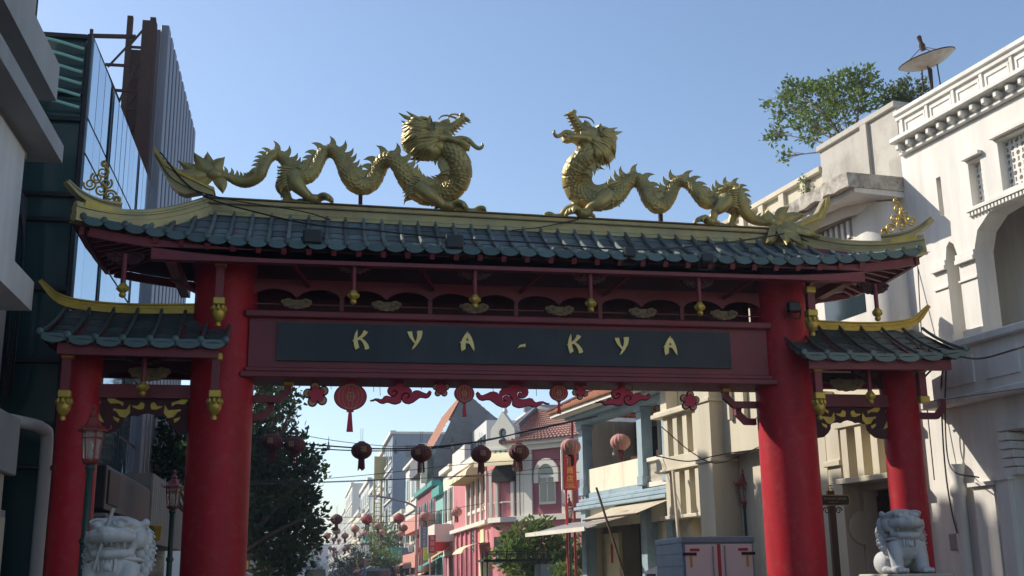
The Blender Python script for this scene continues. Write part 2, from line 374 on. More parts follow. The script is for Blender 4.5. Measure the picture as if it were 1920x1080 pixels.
# frieze of arches above the beam
n_ar = 12; span = 2*bx/n_ar; zt, zc, zk = 5.80, 5.66, 5.53
low = []
for i in range(n_ar):
    for k in range(9):
        t = k/8; low.append((-bx+(i+t)*span, zk+(zc-zk)*math.sin(math.pi*t)**.6))
MB().poly([(bx, zt), (-bx, zt)]+low, -.20, -.14).build('frieze_board', 'red_wood', gate)
def scroll_plate(cx, cz, wd, ht, y0, y1, m, name, parent, lobes=7):
    """carved wing with lobed lower edge and two volutes"""
    out = [(cx-wd, cz+ht)]
    for i in range(lobes*4+1):
        t = i/(lobes*4); a = math.pi*t; r = 1+.09*abs(math.sin(lobes*a/1.0))
        out.append((cx-wd*math.cos(a)*r*.98, cz+ht-ht*1.5*math.sin(a)**.8*r))
    out.append((cx+wd, cz+ht)); m_ = MB().poly(out, y0, y1)
    for s in (-1, 1):
        sp = [(cx+s*(wd*.58)+math.cos(a)*wd*.30*(1-a/14), y0-.012, cz+ht*.45+math.sin(a)*wd*.26*(1-a/14)) for a in [k*.55 for k in range(22)]]
        m_.tube(sp, [.020*(1-.03*k) for k in range(22)], 5)
        sp = [(cx+s*wd*(.1+.1*k), y0-.008, cz+ht*.1-ht*.3*math.sin(k*.5)) for k in range(6)]
        m_.tube(sp, .018, 5)
    return m_.build(name, m, parent, smooth=40)
for i in range(n_ar+1):
    x = -bx+i*span
    if i % 2 == 0 and 0 < i < n_ar: MB().box((x-.03, -.19, bz1), (x+.03, -.15, zk+.02)).build('frieze_post', 'red_wood', gate)
    if i % 2 == 1: scroll_plate(x, bz1+.10, .21, .085, -.27, -.205, 'carved_grey', 'carved_corbel', gate)
MB().box((-bx, -.175, bz1+.13), (bx, -.16, bz1+.145)).build('frieze_rail', 'red_wood', gate)
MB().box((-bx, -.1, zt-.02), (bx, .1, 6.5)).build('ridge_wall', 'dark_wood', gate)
MB().box((-bx, .34, bz1+.035), (bx, .40, 6.05)).build('frieze_closure', 'dark_wood', gate)  # added behind the frieze to shut out the sky and keep it dark

# ---- main roof
LR, LE, YE = 4.55, 6.22, -1.18
def zr(x): return 6.76-.0154*max(-LR, min(LR, x))
def ze(x):
    u = max(0, (abs(x)-3.4)/(LE-3.4)); return 6.06+.28*u*u
def S(x, t, back=False):
    q = .42+.25*max(0, min(1, (abs(x)-4.0)/1.2)); c = t*(1+q-q*t); y = -.05+(YE+.05)*t
    return Vector((x, -y if back else y, zr(x)*(1-c)+ze(x)*c))
def t0(x): return max(0.0, (abs(x)-LR)/(LE-LR))
roof = None
def deck(sign, dz, name, m):
    mm = MB()
    def fn(u, v):
        x = -LE+2*LE*u; a = t0(x); p = S(x, a+(1-a)*v, sign > 0); p.z += dz; return p
    mm.grid(fn, 64, 8); return mm
d = deck(-1, -.055, '', ''); d.grid(lambda u, v: (lambda x: S(x, t0(x)+(1-t0(x))*v, True)+Vector((0, 0, -.055)))(-LE+2*LE*u), 64, 8)
for s in (-1, 1):   # hipped ends
    def endf(u, v, s=s):
        y = (-1+2*u)*-YE*v; x = s*(LR+(LE-LR)*v); a = S(x, v); return Vector((x, y*1.0, a.z-.055-.05*(1-abs(-1+2*u))*v))
    d.grid(endf, 12, 8)
roof = d.build('roof', 'dark_wood', gate, smooth=30)
CW = .268; NC = 45
def pan_mesh(name, W, m, sag=.03):
    mm = MB(); vs = []
    for y, dz in ((0, .0), (1, .026)):
        for k in range(5):
            u = -1+k/2; vs.append((u*W/2, y, dz+sag*u*u))
    for k in range(5): u = -1+k/2; vs.append((u*W/2, 1, -.012+sag*u*u))
    mm.add(vs, [(k, k+1, 5+k+1, 5+k)[::-1] for k in range(4)]+[(5+k, 5+k+1, 10+k+1, 10+k)[::-1] for k in range(4)])
    return mm.mesh(name, m, smooth=50)
def place(me, name, parent, p, along, across):
    y = along.normalized(); z = across.cross(y).normalized() if False else y.cross(across).normalized()*-1
    x = y.cross(z).normalized()
    o = bpy.data.objects.new(name, me); COL.objects.link(o); o.parent = parent
    L_ = along.length
    o.matrix_local = Matrix(((x.x, y.x*L_, z.x, p.x), (x.y, y.y*L_, z.y, p.y), (x.z, y.z*L_, z.z, p.z), (0, 0, 0, 1)))
    return o
pan = [pan_mesh('tile', CW*1.0, 'roof_tile', .018) for _ in range(1)][0]
rnd = random.Random(3)
def drip_mesh(name, W, D, m):
    pts = [(-W/2, .03)]+[(W/2*math.cos(math.pi+math.pi*k/10), -D*math.sin(math.pi*k/10)**.8) for k in range(11)]+[(W/2, .03)]
    return MB().poly(pts, -.012, .012).mesh(name, m)
dripm = drip_mesh('drip_tile', CW*.99, .092, 'tile_green')
capm = MB().lathe([(.046, -.02), (.046, .012), (.03, .02)], n=10).xf(Matrix.Rotation(R(90), 4, 'X')).mesh('roll_end', 'tile_green', smooth=40)
ROWS = 5
for c in range(NC):
    x = (c-(NC-1)/2)*CW
    a = t0(abs(x))
    if a > .97: continue
    for r in range(ROWS):
        ta, tb = r/ROWS, (r+1)/ROWS
        if tb <= a+.02: continue
        ta = max(ta, a)
        p0, p1 = S(x, ta), S(x, min(1.0, tb+.03)); ac = S(x+.1, tb)-S(x-.1, tb)
        o = place(pan, 'tile', roof, p0+Vector((rnd.uniform(-.004, .004), 0, .005+rnd.uniform(0, .006))), p1-p0, ac)
    e = S(x, 1.0); o = put(dripm, 'drip_tile', roof, (x, e.y-.015, e.z+.005), (R(-8), math.atan((ze(x+.1)-ze(x-.1))/-.2), 0))
for c in range(NC+1):
    x = (c-NC/2)*CW
    a = t0(abs(x))
    if a > .96: continue
    ts = [a+(1.015-a)*k/14 for k in range(15)]
    path = [S(x, t)+Vector((rnd.uniform(-.003, .003), 0, .030)) for t in ts]
    MB().tube(path, [.029 if k % 3 else .034 for k in range(15)], 7).build('cover_roll', 'roof_tile', roof, smooth=50)
    e = path[-1]; put(capm, 'roll_end', roof, (e.x, e.y-.012, e.z))
# fascia, purlin, rafters
fp = [Vector((x, YE+.10, ze(x)-.16)) for x in [(-LE+.25)+(2*LE-.5)*k/40 for k in range(41)]]
sweep(fp, [(-.03, -.05), (.03, -.05), (.03, .07), (-.03, .07)]).build('eave_fascia', 'red_wood', roof)
fp2 = [Vector((-5.15+10.3*k/4, YE+.14, 5.88)) for k in range(5)]
sweep(fp2, [(-.07, -.085), (.07, -.085), (.07, .085), (-.07, .085)]).build('eave_purlin', 'red_wood', roof)
for s in (-1, 1):
    fpb = [Vector((x, s*-1*(YE+.10), ze(x)-.16)) for x in [(-LE+.25)+(2*LE-.5)*k/40 for k in range(41)]]
    if s == 1: sweep(fpb, [(-.03, -.05), (.03, -.05), (.03, .07), (-.03, .07)]).build('eave_fascia', 'red_wood', roof)
    sweep([Vector((s*(LE-.15), y, ze(LE)-.16-.05*(1-abs(y)/1.5))) for y in (-1.05, -.5, 0, .5, 1.05)], [(-.03, -.05), (.03, -.05), (.03, .07), (-.03, .07)]).build('eave_fascia', 'red_wood', roof)
    sweep([(s*4.9, -1.0, 5.84), (s*4.9, 1.0, 5.84)], [(-.07, -.07), (.07, -.07), (.07, .07), (-.07, .07)]).build('side_purlin', 'red_wood', roof)
for i in range(31):
    x = -5.1+10.2*i/30
    for b in (False, True):
        a, e = S(x, max(.12, t0(x)+.1), b), S(x, .97, b); dz = Vector((0, 0, -.12))
        MB().bar(a+dz, e+dz, .07, .09).build('rafter', 'red_wood', roof)
for x in (-3.3, -1.5, .3, 1.6, 3.5): MB().bar((x, -.95, 5.86), (x-.25*(-1 if x < 0 else 1), -.22, 5.70), .045, .045).build('strut', 'red_wood', roof)
for s in (-1, 1):
    for k in range(9):
        y = -1.0+2.0*k/8; MB().bar((s*(LR+.1), y*.3, 6.5), (s*(LE-.2), y, ze(LE)-.2), .06, .08).build('rafter', 'red_wood', roof)
    MB().bar((s*5.0, 0, 5.80), (s*4.4, 0, 5.5), .05).build('strut', 'red_wood', roof)
# ridge
rp = [Vector((-LR-.06+(2*LR+.12)*k/30, 0, zr(-LR+2*LR*k/30)-.03)) for k in range(31)]
rprof = [(-.16, -.05), (-.16, 0), (-.12, .02), (-.12, .14), (-.15, .145), (-.15, .17), (-.125, .175), (-.13, .2), (-.10, .215), (.10, .215), (.13, .2), (.125, .175), (.15, .17), (.15, .145), (.12, .14), (.12, .02), (.16, 0), (.16, -.05)]
ridge = sweep(rp, rprof).build('ridge', 'ridge_metal', roof)
sweep([p+Vector((0, 0, .208)) for p in rp], [(-.11, 0), (-.14, .012), (-.14, .028), (-.09, .045), (.09, .045), (.14, .028), (.14, .012), (.11, 0)]).build('ridge_cap', 'ridge_cap', roof)
sweep([p+Vector((0, 0, .13)) for p in rp], [(-.158, 0), (-.158, .018), (.158, .018), (.158, 0)]).build('ridge_moulding', 'ridge_cap', roof)
hornL = [(45,385),(60,385),(90,440),(150,520),(220,565),(300,610),(420,690),(600,760),(590,825),(510,830),(480,800),(340,825),(270,800),(200,740),(150,640),(120,600),(70,510),(40,410)]
MB().poly(gp(hornL, 0, 280, 200, 4.908), -.10, .10).build('ridge_end', 'ridge_metal', roof)
hornR = [(1040,230),(1046,290),(1015,360),(1000,400),(985,440),(940,485),(880,490),(800,480),(760,450),(840,408),(900,385),(955,350),(985,290),(1005,250)]
MB().poly(gp(hornR, 0, 1280, 310, 3.84), -.10, .10).build('ridge_end', 'ridge_metal', roof)
for poly_, ox, oy, sc in (([(55,390),(150,515),(300,605),(600,755),(600,775),(300,632),(140,540),(45,410)], 280, 200, 4.908), ([(1046,235),(1040,300),(995,385),(850,440),(850,420),(975,370),(1020,300),(1034,235)], 1280, 310, 3.84)):
    MB().poly(gp(poly_, -.12, ox, oy, sc), -.13, .13).build('ridge_end_moulding', 'gold_paint', roof)
hprof = [(-.10, -.12), (-.10, 0), (-.075, .01), (-.075, .07), (-.095, .075), (-.095, .10), (-.06, .115), (-.06, .15), (-.04, .165), (.04, .165), (.06, .15), (.06, .115), (.095, .10), (.095, .075), (.075, .07), (.075, .01), (.10, 0), (.10, -.12)]
def swirl(c, r, turns=1.6, th=.016, s=1, a0=0, m_=None):
    m_ = m_ or MB(); pts = []
    for k in range(26):
        t = k/25; a = a0+s*turns*2*math.pi*t; q = r*(1-.8*t); pts.append((c[0]+math.cos(a)*q, c[1]+.004*math.sin(9*t), c[2]+math.sin(a)*q))
    m_.tube(pts, [th*(1-.35*k/25) for k in range(26)], 6); return m_
for s in (-1, 1):
    hp = [S(s*(LR+(LE-LR)*t), t)+Vector((0, -.01, .05)) for t in [k/12*.97 for k in range(13)]]
    sweep(hp, hprof).build('hip_ridge', 'ridge_metal', roof)
    hb = [S(s*(LR+(LE-LR)*t), t, True)+Vector((0, .01, .05)) for t in [k/12*.97 for k in range(13)]]
    sweep(hb, hprof).build('hip_ridge', 'ridge_metal', roof)
    # upper tier at the corner with its long flick
    c0 = S(s*(LR+(LE-LR)*.66), .66); c1 = S(s*LE, 1.0)
    tip = Vector((s*(LE+.06), YE-.05, c1.z+.46))
    fl = cr([c0+Vector((0, 0, .24)), c0.lerp(c1, .45)+Vector((0, 0, .25)), c0.lerp(c1, .8)+Vector((s*.03, 0, .34)), tip], 6)
    n_ = len(fl)-1
    fprof = [(lambda t, a=a, b=b: (a*(1-.45*t), b*(1-.6*t))) for a, b in ((-.09, -.09), (-.09, -.02), (-.07, 0), (-.085, .03), (-.085, .06), (.085, .06), (.085, .03), (.07, 0), (.09, -.02), (.09, -.09))]
    sweep(fl, fprof).build('corner_flick', 'ridge_metal', roof)
    MB().bar(c0.lerp(c1, .1)+Vector((0, 0, .14)), c0.lerp(c1, .75)+Vector((0, 0, .18)), .17, .1).build('corner_block', 'gold_paint', roof)
    orn = MB(); b0 = fl[3]+Vector((0, 0, .06)); dirv = Vector((s*.55, -.55, .12)).normalized()
    H = lambda a, z: b0+dirv*a+Vector((0, 0, z))
    for a, z, r, sg in ((.02, .06, .055, 1), (.14, .07, .06, -1), (.27, .08, .06, 1), (.08, .17, .055, -1), (.20, .18, .055, 1), (.13, .28, .055, -1), (.12, .38, .03, 1), (-.06, .05, .035, 1)):
        p = H(a*1.3-.04, z*1.25+.02); swirl((p.x, p.y, p.z), r*1.5, 1.7, .016, sg, 1.2*a*9, orn)
    orn.build('openwork_ornament', 'gold_paint', roof, smooth=60)
# ---- hanging posts under the eaves, gold finials
def finial(c, r, mm):
    return mm.lathe([(.01, -r*2.3), (r*.35, -r*2.2), (r*.45, -r*1.8), (r*.25, -r*1.5), (r*.6, -r*1.3), (r, -r*.6), (r*1.05, 0), (r*.85, r*.6), (r*.5, r*.9), (r*.5, r*1.1)], c, 10)
def square_pendant(px, y_top, y_bot, yl, ball=True):
    a, b = g(px+2, y_top, yl), g(px-2, y_bot, yl); b.x = a.x
    post = MB().box((a.x-.055, yl-.055, b.z), (a.x+.055, yl+.055, a.z)).build('hanging_post', 'red_wood', gate)
    MB().box((a.x-.075, yl-.075, a.z-.09), (a.x+.075, yl+.075, a.z+.01), .01).build('gold_cap', 'gold_paint', post)
    MB().box((a.x-.078, yl-.078, b.z-.03), (a.x+.078, yl+.078, b.z+.07), .01).build('gold_collar', 'gold_paint', post)
    if ball:
        mm = finial((a.x, yl, b.z-.13), .09, MB())
        for k in range(8):
            t = k*math.pi/4; mm.ell((a.x+.085*math.cos(t), yl+.085*math.sin(t), b.z-.08), (.03, .03, .05), 6, 4)
        mm.build('finial', 'gold_paint', post, smooth=50)
for a in ((126, 660, 742, -.75), (405, 664, 742, -.8), (413, 488, 568, -.8), (1528, 686, 745, -.8), (1515, 540, 590, -.75), (1722, 688, 752, -.7, False)): square_pendant(*a)
def slim_post(px, y_top, y_bot, yl):
    a, b = g(px, y_top, yl), g(px, y_bot, yl); b.x = a.x
    post = MB().tube([a, (b+Vector((0, 0, .05)))], .034, 8).build('hanging_rod', 'red_wood', gate, smooth=50)
    mm = MB().lathe([(.012, -.1), (.04, -.085), (.05, -.05), (.035, -.03), (.07, .0), (.075, .05), (.045, .09), (.04, .1)], b, 8)
    for k in range(6):
        t = k*math.pi/3; mm.ell((b.x+.06*math.cos(t), b.y+.06*math.sin(t), b.z+.03), (.028, .028, .035), 6, 4)
    mm.build('finial', 'gold_paint', post, smooth=50)
    scroll_plate(a.x, a.z-.08, .24, .1, yl+.03, yl+.10, 'dark_wood', 'carved_bracket', post, 9)
    return a
for px, y1, y2, yl in ((235, 476, 545, -.95), (664, 494, 558, -1.0), (890, 506, 566, -1.0), (1106, 514, 573, -1.0), (1309, 522, 580, -1.0), (1640, 533, 590, -.9), (272, 664, 730, -.6), (1627, 690, 746, -.6)):
    slim_post(px, y1, y2, yl)
# ---- side bays
ap_r = [(0, 0), (9, -2), (14, -5), (20, -4), (27, -5), (34, -7), (35, -15), (40, -22), (49, -29), (62, -31), (84, -31), (84, 31), (0, 31)]
def side_bay(s):
    xc = s*(IP+OP)/2+s*.04; hw = (OP-IP)/2-.30
    def X(u): return xc+s*u
    MB().box((xc-hw-.1, -.13, 4.06), (xc+hw+.1, .13, 4.25)).build('side_beam', 'red_wood', gate)
    MB().box((xc-hw-.25, -.09, 4.62), (xc+hw+.25, .09, 4.78)).build('side_beam', 'red_wood', gate)
    k = hw/84*1.12
    out = [(xc+a*k, 3.86+b*k*1.05) for a, b in ap_r]; out = out+[(xc-a*k, 3.86+b*k*1.05) for a, b in ap_r[::-1]]
    apron = MB().poly(out, -.06, -.02).build('carved_apron', 'dark_wood', gate)
    def mot(pts, m='gold_paint'):
        for q in (1, -1):
            MB().poly([(xc+q*(x-1085)/5.4*k, 3.86+(770-y)/5.4*k*1.05) for x, y in pts], -.072, -.055).build('gilded_scroll', m, apron)
    mot([(1230,700),(1225,770),(1262,812),(1310,800),(1340,760),(1368,750),(1365,735),(1320,742),(1260,745)])
    mot([(1420,630),(1375,622),(1340,640),(1365,655),(1325,672),(1285,685),(1290,715),(1320,692),(1395,695),(1420,665)])
    mot([(1110,710),(1120,740),(1160,742),(1205,722),(1215,712),(1165,712),(1140,680),(1115,690)])
    mot([(1435,852),(1490,832),(1512,792),(1482,772)]); mot([(1310,820),(1365,800),(1355,825),(1318,850)]); mot([(1190,640),(1205,600),(1225,640)]); mot([(1470,690),(1490,665),(1500,700)])
    # arched board and corbels between the beams
    lowp = [(xc-hw+2*hw*i/16, 4.33+.12*abs(math.sin(2*math.pi*i/16))**.6) for i in range(17)]
    MB().poly([(xc+hw, 4.6), (xc-hw, 4.6)]+lowp, -.05, .0).build('frieze_board', 'dark_wood', gate)
    scroll_plate(xc, 4.37, .27, .11, -.13, -.06, 'carved_grey', 'carved_corbel', gate)
    # small roof
    xa, xb = s*4.12, (6.62 if s > 0 else -6.40); RZ = 5.30
    def sz(t): return RZ-.62*(t*(1.35-.35*t))
    def lift(x): u = max(0, (abs(x)-5.4)/1.2); return .10*u*u
    def P(x, t, b=False):
        y = -.04-.98*t; return Vector((x+s*.10*t*max(0, abs(x)-5)/1.6, -y if b else y, sz(t)+lift(x)*t))
    dm = MB()
    for b in (False, True): dm.grid(lambda u, v, b=b: P(xa+(xb-xa)*u, v, b)+Vector((0, 0, -.05)), 12, 8)
    for xe in (xb,):
        dm.add([P(xe, 0)+Vector((0, 0, -.05)), P(xe, 1)+Vector((0, 0, -.05)), P(xe, 1, True)+Vector((0, 0, -.05))], [(0, 1, 2)])
    sroof = dm.build('side_roof', 'dark_wood', gate, smooth=30)
    n = 7; W = abs(xb-xa)/n
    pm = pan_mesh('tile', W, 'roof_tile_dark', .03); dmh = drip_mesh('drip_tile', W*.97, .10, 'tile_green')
    for i in range(n):
        x = xa+(xb-xa)*(i+.5)/n
        for r in range(5):
            p0, p1 = P(x, r/5), P(x, (r+1)/5+.03); place(pm, 'tile', sroof, p0+Vector((0, 0, .004)), p1-p0, Vector((1, 0, 0)))
        e = P(x, 1); put(dmh, 'drip_tile', sroof, (e.x, e.y-.012, e.z+.01), (R(-8), 0, 0))
    for i in range(n+1):
        x = xa+(xb-xa)*i/n
        path = [P(x, t/12*1.01)+Vector((0, 0, .045)) for t in range(13)]
        MB().tube(path, [.024 if k % 3 else .028 for k in range(13)], 7).build('cover_roll', 'roof_tile_dark', sroof, smooth=50)
        put(capm, 'roll_end', sroof, (path[-1].x, path[-1].y-.012, path[-1].z))
    rpth = cr([(xa, 0, RZ+.08), (s*5.4, 0, RZ+.04), (s*6.1, 0, RZ+.07), (s*6.5, 0, RZ+.16), (s*6.78, -.02, RZ+.42)], 5)
    N_ = len(rpth)
    pr = [(lambda t, a=a, b=b: (a*(1 if t < .75 else 1-(t-.75)*2.2), b*(1 if t < .7 else 1-(t-.7)*2.0))) for a, b in ((-.08, -.07), (-.08, 0), (-.055, .01), (-.06, .05), (-.085, .055), (-.085, .075), (.085, .075), (.085, .055), (.06, .05), (.055, .01), (.08, 0), (.08, -.07))]
    sweep(rpth, pr).build('side_ridge', 'gold_paint', sroof)
    for b in (-1, 1):
        sweep([(xa+s*.1, b*.90, 4.58), (xb-s*.12, b*.90, 4.60)], [(-.05, -.09), (.05, -.09), (.05, .06), (-.05, .06)]).build('eave_fascia', 'red_wood', sroof)
    for i in range(9):
        x = xa+(xb-xa)*(i+.5)/9
        for b in (False, True): MB().bar(P(x, .08, b)+Vector((0, 0, -.09)), P(x, .94, b)+Vector((0, 0, -.09)), .05, .06).build('rafter', 'red_wood', sroof)
    MB().bar((xc, -.8, 4.62), (xc-s*.3, -.1, 4.7), .04).build('strut', 'red_wood', sroof)
for s in (-1, 1): side_bay(s)
# ---- angular bracket arms on the inner pillars
def arm(s, z, ln, rise, yl):
    x0 = s*(IP-.40)
    mm = MB(); pts = [(x0, yl, z), (x0-s*ln, yl, z), (x0-s*(ln+.12), yl, z+rise*.55), (x0-s*(ln+.12), yl, z+rise)]
    sweep(pts, [(-.05, -.045), (.05, -.045), (.05, .045), (-.05, .045)], up=(0, 1, 0)).build('bracket_arm', 'red_wood', gate)
    c = pts[-1]; MB().box((c[0]-.07, yl-.07, z+rise-.02), (c[0]+.07, yl+.07, z+rise+.07), .012).build('gold_cap', 'gold_paint', gate)
for s in (-1, 1):
    arm(s, 4.10, .40, .21, .1); arm(s, 3.86, .16, .22, .25)
for s, x in ((1, OP),):
    pts = [(s*(x+.25), -.1, 3.93), (s*(x+.55), -.1, 3.93), (s*(x+.66), -.1, 4.05), (s*(x+.66), -.1, 4.2)]
    sweep(pts, [(-.05, -.045), (.05, -.045), (.05, .045), (-.05, .045)], up=(0, 1, 0)).build('bracket_arm', 'red_wood', gate)
# floodlights and cables on the gate
def floodlight(px, py, yl, label, w_=.13):
    c = onY(px, py, GY+yl); o = thing('floodlight', label, 'floodlight', c, group='floodlights on the gate')
    MB().box((-w_, -.05, -w_*.8), (w_, .05, w_*.8), .02).build('lamp_head', 'black_metal', o)
    MB().tube([(-w_-.015, 0, 0), (-w_-.015, .06, -.16), (w_+.015, .06, -.16), (w_+.015, 0, 0)], .012, 5).build('bracket', 'black_metal', o)
    MB().box((-w_*.8, -.056, -w_*.6), (w_*.8, -.0505, w_*.6)).build('lens', 'black_metal', o)
floodlight(586, 444, -1.2, 'black floodlight on the tiled eave above the first K')
floodlight(852, 454, -1.2, 'black floodlight on the tiled eave near the middle of the roof')
floodlight(1180, 474, -1.2, 'small black floodlight on the eave right of the roof middle', .09)
floodlight(1325, 484, -1.2, 'small black floodlight on the eave near the right pillar', .09)
floodlight(1488, 576, -.65, 'black floodlight bracketed to the right inner pillar', .10)
def cable(pts, r, label, n=8, group=None, name='cable'):
    o = MB().tube(cr(pts, n), r, 5).build(name, 'cable', None, smooth=60); return tag(o, label, 'cable', group)
gw = lambda L_: [onY(x, y, GY+yl) for x, y, yl in L_]
cable(gw([(300, 285, -.15), (350, 345, -.15), (400, 375, -.25), (470, 395, -.4), (580, 420, -.75), (700, 432, -.95), (850, 447, -1.12), (1000, 455, -1.15), (1180, 468, -1.15), (1320, 460, -.95), (1430, 445, -.6), (1470, 438, -.3)]), .013, 'long black cable lying across the green roof tiles below the ridge')
cable(gw([(290, 290, -.16), (330, 340, -.16), (420, 372, -.2), (560, 395, -.35), (620, 412, -.6)]), .009, 'thin black cable leaving the left ridge end over the tiles')
cable(gw([(1490, 440, -.2), (1530, 460, -.3), (1570, 470, -.5), (1680, 480, -1.0)]), .010, 'thin black cable along the right hip ridge')
cable(gw([(960, 432, -.5), (1020, 425, -.25), (1085, 411, -.16)]), .009, 'short black cable below the feet of the right dragon')
# ================================================================== dragons
U_ = .0079/4.697          # metres in one unit of the head drawing
def lump(mm, P3, rad, n=12, flat=1.0): return mm.tube(P3, rad, n, flat=flat)
def dragon_head(parent, M, sgn):
    """head drawn facing +x in units of U_, depth along y"""
    V = lambda x, z, y=0: Vector(((x-860)*U_, y*U_, (280-z)*U_))
    mm = MB()
    E_ = lambda x, z, y, rx, ry, rz, a=0: mm.ell(V(x, z, y), (rx*U_, ry*U_, rz*U_), 16, 10, Matrix.Rotation(R(a), 3, 'Y'))
    E_(850, 290, 0, 140, 105, 105); E_(930, 345, 0, 105, 110, 75, 20); E_(760, 370, 0, 150, 120, 140); E_(860, 450, 0, 140, 95, 95); E_(690, 350, 0, 85, 90, 120)
    mm.tube([V(930, 270), V(1010, 262), (V(1080, 235)), V(1140, 186), V(1180, 150), V(1203, 135)], [a*U_ for a in (92, 68, 46, 37, 36, 20)], 14, flat=1.25)
    for s in (-1, 1):
        E_(1172, 128, s*30, 28, 24, 22); E_(1010, 205, s*55, 60, 26, 26, -18); E_(925, 225, s*62, 55, 26, 24, 10); E_(1035, 300, s*55, 60, 30, 30, 30); E_(900, 340, s*95, 60, 30, 46)
        mm.tube([V(960, 360, s*70), V(1040, 358, s*62), V(1110, 378, s*52), V(1180, 405, s*42), V(1225, 425, s*22)], [a*U_ for a in (44, 30, 27, 30, 24)], 10)
    mm.tube([V(1060, 372), V(1130, 392), V(1190, 425), V(1225, 440), V(1236, 410)], [a*U_ for a in (30, 38, 42, 34, 14)], 12, flat=1.2)
    mm.tube([V(930, 400), V(960, 440), V(965, 470)], [a*U_ for a in (85, 78, 60)], 12)
    h = voxel(mm, 'head', 'brass', .011, parent, 2); h.matrix_local = M
    def sub(m_, name, ma='brass', sm=60): return m_.build(name, ma, h, smooth=sm)
    # tongue
    tp = cr([V(1080, 350), V(1160, 340), V(1228, 362), V(1280, 420), V(1325, 447), V(1356, 425), V(1352, 392)], 5)
    sub(MB().tube(tp, [a*U_ for a in cr1([20, 22, 22, 21, 19, 16, 5], 5)], 10, flat=.9), 'tongue')
    # teeth
    cone = MB().tube([(0, 0, 0), (.008, 0, -.028), (.022, 0, -.055)], [.016, .011, .001], 7).mesh('tooth', 'gold_paint', smooth=60)
    for k in range(6):
        t = k/5
        for s in (-1, 1):
            p = V(1080+130*t, 275-118*t, s*(46-20*t)); put(cone, 'tooth', h, p, (0, R(-35), 0), (1.0+.5*(k == 5),)*3)
            p = V(1110+112*t, 360+35*t, s*(50-18*t)); put(cone, 'tooth', h, p, (0, R(190), 0), (.85+.6*(k == 5),)*3)
    for s in (-1, 1):
        hp = cr([V(880, 185, s*40), V(800, 172, s*62), V(730, 180, s*75), V(665, 160, s*85), V(598, 118, s*92)], 5)
        sub(MB().tube(hp, [a*U_ for a in cr1([32, 30, 26, 19, 4], 5)], 9, fn=lambda i, k: 1+.06*math.sin(i*1.7)), 'horn')
        hp = cr([V(770, 172, s*68), V(725, 145, s*84), V(668, 104, s*96)], 5)
        sub(MB().tube(hp, [a*U_ for a in cr1([22, 17, 3], 5)], 8), 'horn_branch')
        sub(MB().ell(V(872, 205, s*92), (20*U_, 12*U_, 58*U_), 8, 6, Matrix.Rotation(R(12), 3, 'Y')), 'ear')
        sub(MB().ell(V(955, 262, s*74), (26*U_, 16*U_, 24*U_), 10, 8), 'eye', 'gold_paint')
        sub(MB().tube([V(955+34*math.cos(a), 262-30*math.sin(a), s*80) for a in [k*.42 for k in range(16)]], 7*U_, 6), 'eyelid')
        # cheek spiral
        sub(MB().tube([V(900+46*math.cos(a)*(1-a/13), 380-46*math.sin(a)*(1-a/13), s*(122-a)) for a in [k*.5 for k in range(20)]], [13*U_*(1-.02*k) for k in range(20)], 6), 'cheek_curl')
    wp = cr([V(1180, 140, 34), V(1120, 84, 60), V(1060, 74, 85), V(1025, 112, 100), V(985, 142, 105), V(905, 138, 100)], 6)
    sub(MB().tube(wp, [11*U_*(1-.5*i/len(wp)) for i in range(len(wp))], 6), 'whisker')
    wp = cr([V(1120, 162, -38), V(1040, 148, -75), V(992, 160, -90), V(962, 190, -95)], 6)
    sub(MB().tube(wp, [11*U_*(1-.5*i/len(wp)) for i in range(len(wp))], 6), 'whisker')
    # mane
    rn = random.Random(11)
    for i in range(74):
        ph = rn.uniform(-1, 1); s = rn.choice((-1, 1)); v = (i+.5)/74
        z0 = 215+230*v+rn.uniform(-12, 12); x0 = 905-60*abs(v-.5)-rn.uniform(0, 60)
        if v > .6: x0 = 980-150*(v-.6)
        z1 = 195+345*v+rn.uniform(-15, 15); x1 = 602+40*abs(v-.4)+rn.uniform(0, 45)
        if v > .75: x1 = 640+1000*(v-.75)+rn.uniform(-20, 20); z1 = 520+50*(1-v)+rn.uniform(-10, 30)
        d0 = 108*math.sqrt(max(.05, 1-((z0-300)/190)**2))+rn.uniform(-4, 14)
        pts = []
        for k in range(6):
            t = k/5; x = x0+(x1-x0)*t; z = z0+(z1-z0)*t+16*math.sin(t*7+ph*3)*(.4+t*.6)
            dep = (d0*(1-.15*t)+28*math.sin(math.pi*min(1, t*1.1)))*(1-.55*max(0, t-.6)/.4); pts.append(V(x, z, s*dep))
        pc = cr(pts, 4)
        sub(MB().tube(pc, [U_*a for a in cr1([9, 17, 20, 18, 13, 2], 4)], 6), 'mane_lock')
    for i in range(9):
        s = -1+2*i/8
        pts = cr([V(900, 190-10*abs(s), s*80), V(800, 175, s*95), V(720, 205, s*105), V(640, 190+30*abs(s), s*90)], 4)
        sub(MB().tube(pts, [U_*a for a in cr1([10, 18, 16, 2], 4)], 6), 'mane_lock')
    return h
FIN = MB().poly([(-.36, -.14), (.38, -.14), (.42, .18), (.32, .48), (.06, .78), (-.40, 1.0), (-.24, .70), (-.20, .42), (-.30, .12)], -.075, .075).mesh('dorsal_fin', 'brass')
CLAW = None
